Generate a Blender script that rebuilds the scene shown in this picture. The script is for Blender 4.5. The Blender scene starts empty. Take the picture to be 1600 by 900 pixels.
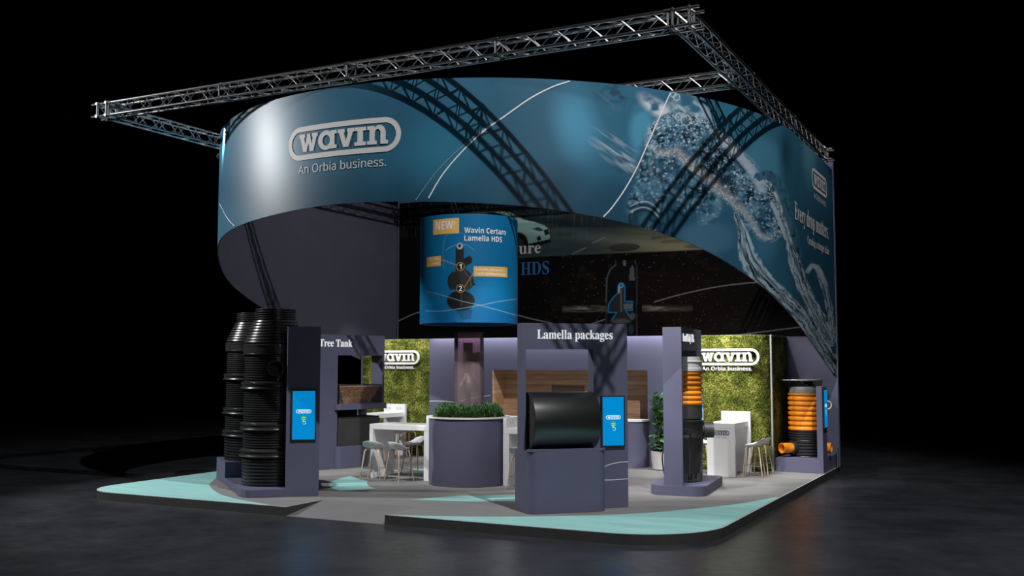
import bpy, bmesh, math, random
import numpy as np
from mathutils import Vector, Matrix
random.seed(7); RNG = np.random.default_rng(11)
PI = math.pi
S = bpy.context.scene
COL = S.collection
R = math.radians

# ------------------------------------------------------------------ camera (x right along the stand front, y into depth, z up, deck at z = 0)
FPX = 1592.77
TILT = R(4.255)
YAW = R(27.034)
CAM = Vector((4.177, -13.755, 2.4))
FW = Vector((-math.sin(YAW)*math.cos(TILT), math.cos(YAW)*math.cos(TILT), math.sin(TILT)))
RT = Vector((math.cos(YAW), math.sin(YAW), 0))
UP = RT.cross(FW)
GROUND = -0.154

def ray(x, y): return FW*FPX + RT*(x-800) - UP*(y-450)
def atz(x, y, z=0.0):
    r = ray(x, y); return CAM + r*((z-CAM.z)/r.z)
def atY(x, y, Y):
    r = ray(x, y); return CAM + r*((Y-CAM.y)/r.y)
def atX(x, y, X):
    r = ray(x, y); return CAM + r*((X-CAM.x)/r.x)
def proj_np(P):
    D = P - np.array(CAM)
    w = D@np.array(FW)
    return 800 + FPX*(D@np.array(RT))/w, 450 - FPX*(D@np.array(UP))/w

# ------------------------------------------------------------------ colour + materials
def lin(c):
    return tuple((v/12.92 if v <= .04045 else ((v+.055)/1.055)**2.4) for v in (c[0]/255, c[1]/255, c[2]/255))
def srgb(r, g, b): return lin((r, g, b))

def mat(name, col, rough=.5, metal=0.0, var=.06, scale=6.0, bump=0.0, bscale=80.0, spec=.5, coat=0.0, stretch=None):
    m = bpy.data.materials.new(name); m.use_nodes = True
    nt = m.node_tree; b = nt.nodes['Principled BSDF']
    b.inputs['Roughness'].default_value = rough; b.inputs['Metallic'].default_value = metal
    b.inputs['Specular IOR Level'].default_value = spec
    b.inputs['Coat Weight'].default_value = coat
    tc = nt.nodes.new('ShaderNodeTexCoord')
    mp = nt.nodes.new('ShaderNodeMapping')
    if stretch: mp.inputs['Scale'].default_value = stretch
    nt.links.new(tc.outputs['Object'], mp.inputs['Vector'])
    n = nt.nodes.new('ShaderNodeTexNoise'); n.inputs['Scale'].default_value = scale; n.inputs['Detail'].default_value = 5
    nt.links.new(mp.outputs[0], n.inputs['Vector'])
    cr = nt.nodes.new('ShaderNodeValToRGB')
    a = tuple(max(0, c*(1-var)) for c in col); z = tuple(min(1, c*(1+var)) for c in col)
    cr.color_ramp.elements[0].color = (*a, 1); cr.color_ramp.elements[1].color = (*z, 1)
    cr.color_ramp.elements[0].position = .3; cr.color_ramp.elements[1].position = .7
    nt.links.new(n.outputs[0], cr.inputs[0]); nt.links.new(cr.outputs[0], b.inputs['Base Color'])
    if bump:
        n2 = nt.nodes.new('ShaderNodeTexNoise'); n2.inputs['Scale'].default_value = bscale; n2.inputs['Detail'].default_value = 4
        nt.links.new(mp.outputs[0], n2.inputs['Vector'])
        bp = nt.nodes.new('ShaderNodeBump'); bp.inputs['Strength'].default_value = bump; bp.inputs['Distance'].default_value = .01
        nt.links.new(n2.outputs[0], bp.inputs['Height']); nt.links.new(bp.outputs[0], b.inputs['Normal'])
    return m

def emis(name, col, strength=1.0):
    m = bpy.data.materials.new(name); m.use_nodes = True
    b = m.node_tree.nodes['Principled BSDF']
    b.inputs['Base Color'].default_value = (*[c*.3 for c in col], 1); b.inputs['Roughness'].default_value = .25
    b.inputs['Emission Color'].default_value = (*col, 1); b.inputs['Emission Strength'].default_value = strength
    return m

def attr_mat(name, rough=.55, spec=.4, detail=0.0, dscale=60, coat=0.0):
    m = bpy.data.materials.new(name); m.use_nodes = True
    nt = m.node_tree; b = nt.nodes['Principled BSDF']
    b.inputs['Roughness'].default_value = rough; b.inputs['Specular IOR Level'].default_value = spec
    b.inputs['Coat Weight'].default_value = coat
    a = nt.nodes.new('ShaderNodeAttribute'); a.attribute_name = 'print'
    out = a.outputs['Color']
    if detail:
        tc = nt.nodes.new('ShaderNodeTexCoord')
        n = nt.nodes.new('ShaderNodeTexNoise'); n.inputs['Scale'].default_value = dscale; n.inputs['Detail'].default_value = 3
        nt.links.new(tc.outputs['Object'], n.inputs['Vector'])
        mx = nt.nodes.new('ShaderNodeMix'); mx.data_type = 'RGBA'; mx.blend_type = 'OVERLAY'
        mx.inputs[0].default_value = detail
        nt.links.new(out, mx.inputs[6]); nt.links.new(n.outputs[0], mx.inputs[7]); out = mx.outputs[2]
    nt.links.new(out, b.inputs['Base Color'])
    return m

PURPLE = (.098, .099, .166)
M = {}
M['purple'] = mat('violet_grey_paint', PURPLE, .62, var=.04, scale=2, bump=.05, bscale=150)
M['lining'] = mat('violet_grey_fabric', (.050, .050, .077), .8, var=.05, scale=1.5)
M['white'] = mat('white_laminate', (.80, .80, .81), .35, var=.02)
M['seat'] = mat('white_seat_shell', (.72, .74, .76), .42, var=.02)
M['oak'] = mat('pale_oak', (.56, .44, .31), .5, var=.14, scale=9, stretch=(6, 6, .6))
M['chrome'] = mat('brushed_steel', (.75, .76, .78), .25, 1.0, var=.04)
M['alu'] = mat('truss_aluminium', (.78, .79, .81), .24, 1.0, var=.06, scale=3)
M['aludark'] = mat('dark_coupler_steel', (.16, .165, .17), .4, 1.0, var=.1)
M['black'] = mat('black_polyethylene', (.026, .026, .027), .30, var=.15, scale=4, spec=.5)
M['blackmatt'] = mat('matt_black', (.012, .012, .013), .6, var=.15)
M['charcoal'] = mat('charcoal_plastic', (.042, .042, .042), .5, var=.12, scale=5)
M['orange'] = mat('orange_pipe_plastic', (.86, .29, .018), .32, var=.04)
M['greydome'] = mat('grey_plastic', (.16, .165, .16), .55, var=.08)
M['carpet'] = mat('grey_deck_carpet', (.200, .198, .196), .85, var=.10, scale=2.2, bump=.2, bscale=300, stretch=(.35, 2.2, 1))
M['ramp'] = mat('grey_ramp_carpet', (.165, .164, .162), .85, var=.05, scale=2, bump=.2, bscale=300)
M['deckside'] = mat('dark_deck_edge', (.034, .033, .032), .6, var=.1)
M['trim'] = mat('light_edge_strip', (.52, .53, .55), .5, var=.03)
M['cyan'] = mat('turquoise_carpet', (.27, .54, .52), .8, var=.12, scale=3, bump=.15, bscale=300, stretch=(.3, 2.0, 1))
M['soil'] = mat('dark_soil', (.36, .135, .055), .9, var=.85, scale=28, bump=.9, bscale=30)
M['planter'] = mat('pale_concrete_pot', (.58, .57, .55), .7, var=.08, scale=4, bump=.1)
M['logo'] = mat('silver_print', (.60, .59, .58), .6, var=.02)
M['letterwhite'] = mat('white_letter', (.72, .72, .73), .5, var=.01)
M['titlewhite'] = emis('backlit_letter', (.86, .87, .90), .72)
M['signwhite'] = mat('white_sign_print', (.93, .93, .94), .6, var=.01)
M['navy'] = mat('dark_ink', (.06, .065, .10), .5, var=.02)
M['linewhite'] = mat('thin_line_print', (.72, .73, .76), .6, var=.02)
M['murallogo'] = mat('mural_letter_print', (.34, .34, .34), .7, var=.02, spec=.1)
M['blueprint'] = mat('blue_letter_print', (.008, .085, .22), .6, var=.02)
M['oranget'] = mat('amber_label_print', (.86, .50, .12), .6, var=.03)
M['screenblue'] = emis('screen_blue', srgb(0, 132, 200), .92)
M['screengreen'] = emis('screen_green', srgb(60, 170, 90), .9)
M['screenwhite'] = emis('screen_white', srgb(215, 235, 245), .9)
M['leaf'] = mat('shrub_leaf', (.050, .135, .035), .5, var=.45, scale=14)
M['ficus'] = mat('glossy_leaf', (.085, .27, .070), .35, var=.35, scale=12)
M['stem'] = mat('brown_stem', (.12, .075, .04), .8, var=.2)
M['socketgrey'] = mat('socket_grey', (.42, .42, .43), .5, var=.02)
M['cable'] = mat('steel_wire', (.35, .35, .36), .4, .8, var=.03)

def wood_material():
    m = bpy.data.materials.new('walnut_planks'); m.use_nodes = True
    nt = m.node_tree; b = nt.nodes['Principled BSDF']; b.inputs['Roughness'].default_value = .5
    tc = nt.nodes.new('ShaderNodeTexCoord'); mp = nt.nodes.new('ShaderNodeMapping'); mp.inputs['Scale'].default_value = (.5, .5, 7)
    nt.links.new(tc.outputs['Object'], mp.inputs[0])
    n = nt.nodes.new('ShaderNodeTexNoise'); n.inputs['Scale'].default_value = 2.4; n.inputs['Detail'].default_value = 8; n.inputs['Distortion'].default_value = .4
    nt.links.new(mp.outputs[0], n.inputs['Vector'])
    # whole planks of 12 cm with a tone of their own
    sx = nt.nodes.new('ShaderNodeSeparateXYZ'); nt.links.new(tc.outputs['Object'], sx.inputs[0])
    dv = nt.nodes.new('ShaderNodeMath'); dv.operation = 'DIVIDE'; dv.inputs[1].default_value = .125; nt.links.new(sx.outputs[2], dv.inputs[0])
    fl = nt.nodes.new('ShaderNodeMath'); fl.operation = 'FLOOR'; nt.links.new(dv.outputs[0], fl.inputs[0])
    wn = nt.nodes.new('ShaderNodeTexWhiteNoise'); wn.noise_dimensions = '1D'; nt.links.new(fl.outputs[0], wn.inputs['W'])
    fr = nt.nodes.new('ShaderNodeMath'); fr.operation = 'FRACT'; nt.links.new(dv.outputs[0], fr.inputs[0])
    gp = nt.nodes.new('ShaderNodeMath'); gp.operation = 'GREATER_THAN'; gp.inputs[1].default_value = .05; nt.links.new(fr.outputs[0], gp.inputs[0])
    ad = nt.nodes.new('ShaderNodeMath'); ad.operation = 'MULTIPLY_ADD'; ad.inputs[1].default_value = .35; nt.links.new(wn.outputs[0], ad.inputs[0]); nt.links.new(n.outputs[0], ad.inputs[2])
    cr = nt.nodes.new('ShaderNodeValToRGB')
    cr.color_ramp.elements[0].position = .35; cr.color_ramp.elements[0].color = (.33, .17, .085, 1)
    cr.color_ramp.elements[1].position = .95; cr.color_ramp.elements[1].color = (.66, .42, .245, 1)
    nt.links.new(ad.outputs[0], cr.inputs[0])
    mx = nt.nodes.new('ShaderNodeMix'); mx.data_type = 'RGBA'; nt.links.new(gp.outputs[0], mx.inputs[0]); mx.inputs[6].default_value = (.26, .145, .085, 1)
    nt.links.new(cr.outputs[0], mx.inputs[7]); nt.links.new(mx.outputs[2], b.inputs['Base Color'])
    return m
M['wood'] = wood_material()

def moss_material():
    m = bpy.data.materials.new('preserved_moss'); m.use_nodes = True
    nt = m.node_tree; b = nt.nodes['Principled BSDF']; b.inputs['Roughness'].default_value = .9; b.inputs['Specular IOR Level'].default_value = .2
    tc = nt.nodes.new('ShaderNodeTexCoord')
    v = nt.nodes.new('ShaderNodeTexVoronoi'); v.inputs['Scale'].default_value = 52; v.inputs['Randomness'].default_value = 1
    nz = nt.nodes.new('ShaderNodeTexNoise'); nz.inputs['Scale'].default_value = 3; nz.inputs['Detail'].default_value = 3
    n2 = nt.nodes.new('ShaderNodeTexNoise'); n2.inputs['Scale'].default_value = 95; n2.inputs['Detail'].default_value = 6
    for q in (v, nz, n2): nt.links.new(tc.outputs['Object'], q.inputs['Vector'])
    sep = nt.nodes.new('ShaderNodeSeparateColor'); nt.links.new(v.outputs['Color'], sep.inputs[0])
    a1 = nt.nodes.new('ShaderNodeMath'); a1.operation = 'MULTIPLY_ADD'; a1.inputs[1].default_value = .55; nt.links.new(sep.outputs[0], a1.inputs[0]); nt.links.new(nz.outputs[0], a1.inputs[2])
    a2 = nt.nodes.new('ShaderNodeMath'); a2.operation = 'MULTIPLY_ADD'; a2.inputs[1].default_value = .55; nt.links.new(n2.outputs[0], a2.inputs[0]); nt.links.new(a1.outputs[0], a2.inputs[2])
    cr = nt.nodes.new('ShaderNodeValToRGB')
    e = cr.color_ramp.elements
    e[0].position = .44; e[0].color = (.010, .014, .002, 1); e[1].position = .90; e[1].color = (.46, .45, .13, 1)
    k = e.new(.60); k.color = (.062, .082, .008, 1); k = e.new(.74); k.color = (.155, .175, .022, 1)
    a3 = nt.nodes.new('ShaderNodeMath'); a3.operation = 'MULTIPLY'; a3.inputs[1].default_value = .62; nt.links.new(a2.outputs[0], a3.inputs[0])
    nt.links.new(a3.outputs[0], cr.inputs[0]); nt.links.new(cr.outputs[0], b.inputs['Base Color'])
    bp = nt.nodes.new('ShaderNodeBump'); bp.inputs['Strength'].default_value = .9; bp.inputs['Distance'].default_value = .03
    nt.links.new(a2.outputs[0], bp.inputs['Height']); nt.links.new(bp.outputs[0], b.inputs['Normal'])
    return m
M['moss'] = moss_material()

def floor_material():
    m = bpy.data.materials.new('polished_dark_concrete'); m.use_nodes = True
    nt = m.node_tree; b = nt.nodes['Principled BSDF']
    tc = nt.nodes.new('ShaderNodeTexCoord')
    mp = nt.nodes.new('ShaderNodeMapping'); mp.inputs['Scale'].default_value = (1, 1, 1); nt.links.new(tc.outputs['Object'], mp.inputs[0])
    n = nt.nodes.new('ShaderNodeTexNoise'); n.inputs['Scale'].default_value = .9; n.inputs['Detail'].default_value = 9; n.inputs['Roughness'].default_value = .65
    n2 = nt.nodes.new('ShaderNodeTexNoise'); n2.inputs['Scale'].default_value = 5; n2.inputs['Detail'].default_value = 6
    nt.links.new(mp.outputs[0], n.inputs['Vector']); nt.links.new(mp.outputs[0], n2.inputs['Vector'])
    cr = nt.nodes.new('ShaderNodeValToRGB'); e = cr.color_ramp.elements
    e[0].position = .35; e[0].color = (.017, .0185, .022, 1); e[1].position = .72; e[1].color = (.038, .040, .045, 1)
    nt.links.new(n.outputs[0], cr.inputs[0]); nt.links.new(cr.outputs[0], b.inputs['Base Color'])
    rr = nt.nodes.new('ShaderNodeMapRange'); rr.inputs[3].default_value = .24; rr.inputs[4].default_value = .42
    nt.links.new(n2.outputs[0], rr.inputs[0]); nt.links.new(rr.outputs[0], b.inputs['Roughness'])
    bp = nt.nodes.new('ShaderNodeBump'); bp.inputs['Strength'].default_value = .12; bp.inputs['Distance'].default_value = .02
    nt.links.new(n2.outputs[0], bp.inputs['Height']); nt.links.new(bp.outputs[0], b.inputs['Normal'])
    b.inputs['Specular IOR Level'].default_value = .45
    return m
M['floor'] = floor_material()

def glass_material(name, tint, alpha, rough=.04, coat=0.0):
    m = bpy.data.materials.new(name); m.use_nodes = True
    nt = m.node_tree; b = nt.nodes['Principled BSDF']
    tr = nt.nodes.new('ShaderNodeBsdfTransparent'); tr.inputs[0].default_value = (*tint, 1)
    gl = nt.nodes.new('ShaderNodeBsdfGlossy'); gl.inputs['Roughness'].default_value = rough
    df = nt.nodes.new('ShaderNodeBsdfDiffuse'); df.inputs[0].default_value = (*tint, 1)
    fz = nt.nodes.new('ShaderNodeFresnel'); fz.inputs[0].default_value = 1.3
    mx0 = nt.nodes.new('ShaderNodeMixShader'); mx0.inputs[0].default_value = alpha
    nt.links.new(tr.outputs[0], mx0.inputs[1]); nt.links.new(df.outputs[0], mx0.inputs[2])
    mx = nt.nodes.new('ShaderNodeMixShader')
    nt.links.new(fz.outputs[0], mx.inputs[0]); nt.links.new(mx0.outputs[0], mx.inputs[1]); nt.links.new(gl.outputs[0], mx.inputs[2])
    nt.links.new(mx.outputs[0], nt.nodes['Material Output'].inputs[0])
    nt.nodes.remove(b)
    return m
M['acrylic'] = glass_material('rose_tinted_acrylic', (.93, .80, .82), .09)
M['glass'] = glass_material('clear_glass', (.95, .96, .95), .02)
M['maroon'] = mat('dark_maroon_plastic', (.055, .030, .036), .35, var=.05)

# ------------------------------------------------------------------ mesh helpers
class MB:
    def __init__(self): self.v = []; self.f = []; self.sm = []; self.mi = []
    def add(self, vs, fs, smooth=False, mi=0):
        o = len(self.v); self.v += [tuple(p) for p in vs]
        for f in fs:
            self.f.append([i+o for i in f]); self.sm.append(smooth); self.mi.append(mi)
    def box(self, x0, x1, y0, y1, z0, z1, mi=0):
        vs = [(x, y, z) for z in (z0, z1) for y in (y0, y1) for x in (x0, x1)]
        self.add(vs, [(0, 2, 3, 1), (4, 5, 7, 6), (0, 1, 5, 4), (2, 6, 7, 3), (0, 4, 6, 2), (1, 3, 7, 5)], mi=mi)
    def prism(self, pts, z0, z1, mi_side=0, mi_top=0, smooth=False):
        n = len(pts); z0s = z0 if hasattr(z0, '__len__') else [z0]*n; z1s = z1 if hasattr(z1, '__len__') else [z1]*n
        a = sum(pts[i][0]*pts[(i+1) % n][1]-pts[(i+1) % n][0]*pts[i][1] for i in range(n))
        if a < 0: pts = pts[::-1]; z0s = list(z0s)[::-1]; z1s = list(z1s)[::-1]
        o = len(self.v)
        self.v += [(p[0], p[1], z) for p, z in zip(pts, z0s)]+[(p[0], p[1], z) for p, z in zip(pts, z1s)]
        for i in range(n):
            j = (i+1) % n
            self.f.append([o+i, o+j, o+n+j, o+n+i]); self.sm.append(smooth); self.mi.append(mi_side)
        self.f.append([o+n+i for i in range(n)]); self.sm.append(False); self.mi.append(mi_top)
        self.f.append([o+i for i in range(n)][::-1]); self.sm.append(False); self.mi.append(mi_side)
    def lathe(self, prof, n=32, c=(0, 0, 0), axis=None, cap=True, smooth=True, mi=0):
        """prof: list of (radius, height). axis: Matrix 3x3 placing local z"""
        vs = []
        for r, h in prof:
            for i in range(n):
                t = 2*PI*i/n; p = Vector((r*math.cos(t), r*math.sin(t), h))
                if axis: p = axis@p
                vs.append(p+Vector(c))
        fs = []
        for k in range(len(prof)-1):
            for i in range(n):
                j = (i+1) % n
                fs.append((k*n+i, k*n+j, (k+1)*n+j, (k+1)*n+i))
        if cap:
            fs.append(tuple(range(n))[::-1]); fs.append(tuple((len(prof)-1)*n+i for i in range(n)))
        self.add(vs, fs, smooth, mi)
    def tube(self, pts, r, n=8, smooth=True, mi=0, closed=False):
        pts = [Vector(p) for p in pts]; rs = r if hasattr(r, '__len__') else [r]*len(pts)
        vs = []; up = None
        N = len(pts)
        for k, p in enumerate(pts):
            if closed: d = (pts[(k+1) % N]-pts[k-1])
            else: d = (pts[min(k+1, N-1)]-pts[max(k-1, 0)])
            d.normalize()
            if up is None:
                up = Vector((0, 0, 1)) if abs(d.z) < .9 else Vector((1, 0, 0))
            a = d.cross(up).normalized(); up2 = a.cross(d).normalized(); up = up2
            for i in range(n):
                t = 2*PI*i/n
                vs.append(p+(a*math.cos(t)+up2*math.sin(t))*rs[k])
        fs = []
        for k in range(N if closed else N-1):
            k2 = (k+1) % N
            for i in range(n):
                j = (i+1) % n
                fs.append((k*n+i, k*n+j, k2*n+j, k2*n+i))
        if not closed:
            fs.append(tuple(range(n))[::-1]); fs.append(tuple((N-1)*n+i for i in range(n)))
        self.add(vs, fs, smooth, mi)
    def build(self, name, mats, parent=None, loc=None, rotz=None):
        me = bpy.data.meshes.new(name)
        me.from_pydata(self.v, [], self.f); me.validate()
        for m in (mats if isinstance(mats, (list, tuple)) else [mats]): me.materials.append(m)
        if len(me.polygons) == len(self.sm):
            me.polygons.foreach_set('use_smooth', self.sm); me.polygons.foreach_set('material_index', self.mi)
        me.update()
        if any(self.sm): me.set_sharp_from_angle(angle=R(38))
        o = bpy.data.objects.new(name, me); COL.objects.link(o)
        if parent: o.parent = parent
        if loc: o.location = loc
        if rotz is not None: o.rotation_euler[2] = rotz
        return o

def bevel(o, w=.008, seg=2):
    md = o.modifiers.new('edge', 'BEVEL'); md.width = w; md.segments = seg; md.limit_method = 'ANGLE'; md.angle_limit = R(40)
    return o

def tag(o, label, cat=None, group=None, kind=None):
    if label: o['label'] = label
    if cat: o['category'] = cat
    if group: o['group'] = group
    if kind: o['kind'] = kind
    return o
def thing(name, label, cat, loc=(0, 0, 0), rotz=0.0, group=None):
    o = bpy.data.objects.new(name, None); o.empty_display_size = .2; COL.objects.link(o)
    o.location = loc; o.rotation_euler = (0, 0, rotz)
    return tag(o, label, cat, group)
def struct(name, mb, m):
    o = mb.build(name, m); o['kind'] = 'structure'; return o
def dup(root, loc, rotz=0.0, label=None, scale=None):
    r = root.copy(); COL.objects.link(r); r.location = loc; r.rotation_euler = (0, 0, rotz)
    if scale: r.scale = scale
    if label: r['label'] = label
    for ch in list(root.children):
        c = ch.copy(); COL.objects.link(c); c.parent = r
        for g in list(ch.children):
            d = g.copy(); COL.objects.link(d); d.parent = c
    return r

def rrect(x0, x1, y0, y1, r, n=6, corners=(1, 1, 1, 1)):
    """rounded rectangle, corners in order (x0y0, x1y0, x1y1, x0y1)"""
    pts = []
    cs = [(x0, y0, PI), (x1, y0, 1.5*PI), (x1, y1, 0), (x0, y1, .5*PI)]
    for (x, y, a), f in zip(cs, corners):
        rr = r*f
        if rr <= 0: pts.append((x, y)); continue
        cx = x+rr if x == x0 else x-rr; cy = y+rr if y == y0 else y-rr
        for k in range(n+1):
            t = a+k/n*PI/2
            pts.append((cx+rr*math.cos(t), cy+rr*math.sin(t)))
    return pts

# ---- flat shapes (letters, logo) as triangles, then laid on any surface by a function of (u, v)
def fill2d(splines):
    c = bpy.data.curves.new('tmp', 'CURVE'); c.dimensions = '2D'; c.fill_mode = 'BOTH'
    for pts in splines:
        s = c.splines.new('POLY'); s.points.add(len(pts)-1); s.use_cyclic_u = True
        for p, q in zip(s.points, pts): p.co = (q[0], q[1], 0, 1)
    return curve_to_tris(c)
def curve_to_tris(c):
    o = bpy.data.objects.new('tmp', c); COL.objects.link(o)
    bpy.context.view_layer.update()
    dg = bpy.context.evaluated_depsgraph_get()
    me = o.evaluated_get(dg).to_mesh()
    me.calc_loop_triangles()
    vs = [(v.co.x, v.co.y) for v in me.vertices]
    fs = [tuple(p.vertices) for p in me.polygons]
    o.evaluated_get(dg).to_mesh_clear()
    bpy.data.objects.remove(o); bpy.data.curves.remove(c)
    return vs, fs
def style(s, kind):
    base = {'serif': (0x1D400, 0x1D41A, 0x1D7CE), 'sans': (0x1D5A0, 0x1D5BA, 0x1D7E2), 'sansbold': (0x1D5D4, 0x1D5EE, 0x1D7EC)}[kind]
    r = ''
    for ch in s:
        if 'A' <= ch <= 'Z': r += chr(base[0]+ord(ch)-65)
        elif 'a' <= ch <= 'z': r += chr(base[1]+ord(ch)-97)
        elif '0' <= ch <= '9': r += chr(base[2]+ord(ch)-48)
        else: r += ch
    return r
def text2d(s, kind='sans', width=None, height=None, align='l', res=3):
    """text outline filled; scaled so that its width (and cap height) are as given, baseline at v = 0"""
    c = bpy.data.curves.new('tmp', 'FONT'); c.body = style(s, kind); c.size = 1; c.resolution_u = res
    vs, fs = curve_to_tris(c)
    x0 = min(p[0] for p in vs); x1 = max(p[0] for p in vs)
    k = width/(x1-x0) if width else height/.70
    ky = height/.70 if height else k
    off = {'l': 0, 'c': -(x1-x0)*k/2, 'r': -(x1-x0)*k}[align]
    return [((p[0]-x0)*k+off, p[1]*ky) for p in vs], fs
def shape_obj(name, pieces, place, m, parent, thick=0.0, off=0.004):
    """pieces: list of (verts2d, faces); place(u, v, d) -> Vector at distance d in front of the surface"""
    mb = MB()
    for i_, (vs, fs) in enumerate(pieces):
        e_ = i_*.0007                                   # overlapping strokes never share a plane
        P = [place(u, v, off+thick+e_) for u, v in vs]
        mb.add(P, fs)
        if thick:
            Q = [place(u, v, off+e_) for u, v in vs]
            mb.add(Q, [f[::-1] for f in fs])
            ec = {}
            for f in fs:
                for a, b in zip(f, f[1:]+f[:1]): ec[(a, b)] = ec.get((a, b), 0)+1
            n = len(vs)
            side = [(a, n+a, n+b, b) for (a, b) in ec if (b, a) not in ec]
            mb.add(P+Q, side)
    return mb.build(name, m, parent)
def ellipse(cx, cy, rx, ry, n=28, a0=0, a1=2*PI, closed=True):
    return [(cx+rx*math.cos(a0+(a1-a0)*k/(n if closed else n-1)), cy+ry*math.sin(a0+(a1-a0)*k/(n if closed else n-1))) for k in range(n)]
def logo_pieces():
    """pill outline with five slab letters; returns (ring pieces, letter pieces), total width 7.39, height 1.87, centred"""
    W, H, t = 7.39, 1.87, .285
    def pill(w, h, n=20):
        r = h/2; p = [(-w/2+r+(w-2*r)*k/36, -r) for k in range(36)]
        for k in range(n+1): a = -PI/2+PI*k/n; p.append((w/2-r+r*math.cos(a), r*math.sin(a)))
        p += [(w/2-r-(w-2*r)*k/36, r) for k in range(1, 36)]
        for k in range(n): a = PI/2+PI*k/n; p.append((-w/2+r+r*math.cos(a), r*math.sin(a)))
        return p
    po, pi_ = pill(W, H), pill(W-2*t, H-2*t); n_ = len(po)
    ring = [(po+pi_, [(k, (k+1) % n_, n_+(k+1) % n_, n_+k) for k in range(n_)])]
    L = []
    def at(pts, dx): return [(x+dx, y-.5) for x, y in pts]
    x = -5.65/2
    w = [(0, 1), (.44, 1), (.44, .80), (.37, .80), (.47, .40), (.60, 1.0), (.80, 1.0), (.93, .40), (1.01, .80), (.94, .80), (.94, 1), (1.36, 1), (1.36, .80), (1.29, .80), (1.06, 0), (.80, 0), (.69, .5), (.57, 0), (.31, 0), (.08, .80), (0, .80)]
    L.append(fill2d([at(w, x)]))
    a = x+1.40
    L.append(fill2d([at(ellipse(.55, .5, .55, .54), a), at(ellipse(.56, .49, .26, .29), a)]))
    L.append(fill2d([at([(.80, 0), (1.26, 0), (1.26, .20), (1.12, .20), (1.12, .80), (1.26, .80), (1.26, 1), (.86, 1), (.80, .8)], a)]))
    v = x+2.72
    L.append(fill2d([at([(0, 1), (.46, 1), (.46, .80), (.40, .80), (.54, .36), (.68, .80), (.61, .80), (.61, 1), (1.06, 1), (1.06, .80), (.98, .80), (.70, 0), (.37, 0), (.08, .80), (0, .80)], v)]))
    i = x+3.80
    L.append(fill2d([at([(0, 1), (.70, 1), (.70, .80), (.52, .80), (.52, .20), (.70, .20), (.70, 0), (0, 0), (0, .20), (.18, .20), (.18, .80), (0, .80)], i)]))
    n = x+4.57
    L.append(fill2d([at([(0, 1), (.42, 1), (.45, .88), (.45, .20), (.57, .20), (.57, 0), (0, 0), (0, .20), (.14, .20), (.14, .80), (0, .80)], n)]))
    arch = ellipse(.72, .62, .36, .42, 12, 0, PI, False)+ellipse(.72, .62, .10, .16, 12, PI, 0, False)
    arch = ellipse(.715, .62, .37, .42, 14, -.0, PI, False)+[(.345, .62)]+ellipse(.615, .60, .165, .22, 12, PI, 0, False)
    L.append(fill2d([at(arch, n)]))
    L.append(fill2d([at([(.78, 0), (1.22, 0), (1.22, .20), (1.085, .20), (1.085, .64), (.78, .64)], n)]))
    return ring, L
RING, LETTERS = logo_pieces()
def scl(pieces, k, du=0, dv=0, ku=None):
    ku = k if ku is None else ku
    return [([(u*ku+du, v*k+dv) for u, v in vs], fs) for vs, fs in pieces]
def ribbon2d(pts, w):
    """thin line of width w along 2-D points"""
    out = []; n = len(pts)
    for k in range(n):
        a = pts[max(k-1, 0)]; b = pts[min(k+1, n-1)]
        dx, dy = b[0]-a[0], b[1]-a[1]; l = math.hypot(dx, dy) or 1
        out.append((pts[k][0]-dy/l*w/2, pts[k][1]+dx/l*w/2)); out.append((pts[k][0]+dy/l*w/2, pts[k][1]-dx/l*w/2))
    return out, [(2*k, 2*k+1, 2*k+3, 2*k+2) for k in range(n-1)]
def smooth_pts(pts, n=8):
    """Catmull-Rom through the points"""
    P = [pts[0]]+list(pts)+[pts[-1]]; out = []
    for i in range(1, len(P)-2):
        for k in range(n):
            t = k/n; q = []
            for d in range(len(pts[0])):
                a, b, c, e = P[i-1][d], P[i][d], P[i+1][d], P[i+2][d]
                q.append(.5*((2*b)+(-a+c)*t+(2*a-5*b+4*c-e)*t*t+(-a+3*b-3*c+e)*t**3))
            out.append(tuple(q))
    out.append(tuple(pts[-1])); return out

# ---- numpy painting of printed artwork
_T = RNG.random((256, 256))
def vnoise(x, y):
    xi = np.floor(x).astype(int); yi = np.floor(y).astype(int); fx = x-xi; fy = y-yi
    fx = fx*fx*(3-2*fx); fy = fy*fy*(3-2*fy)
    g = lambda a, b: _T[a % 256, b % 256]
    return (g(xi, yi)*(1-fx)+g(xi+1, yi)*fx)*(1-fy)+(g(xi, yi+1)*(1-fx)+g(xi+1, yi+1)*fx)*fy
def fbm(x, y, o=4):
    s = 0; a = .5
    for k in range(o): s = s+a*vnoise(x*2**k+17*k, y*2**k+9*k); a *= .5
    return s/(1-.5**o)
_CA, _CB, _CC = RNG.random((256, 256)), RNG.random((256, 256)), RNG.random((256, 256))
def cells(x, y):
    """distance to the nearest and second nearest random point, and that point's own random value"""
    xi = np.floor(x).astype(int); yi = np.floor(y).astype(int)
    d1 = np.full(x.shape, 9.); d2 = np.full(x.shape, 9.); v = np.zeros(x.shape)
    for a in (-1, 0, 1):
        for b in (-1, 0, 1):
            cx, cy = xi+a, yi+b; i, j = cx % 256, cy % 256
            d = np.hypot(x-cx-_CA[i, j], y-cy-_CB[i, j])
            nr = d < d1
            d2 = np.where(nr, d1, np.minimum(d2, d)); v = np.where(nr, _CC[i, j], v); d1 = np.where(nr, d, d1)
    return d1, d2, v
def sstep(a, b, x):
    t = np.clip((x-a)/(b-a), 0, 1); return t*t*(3-2*t)
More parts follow.
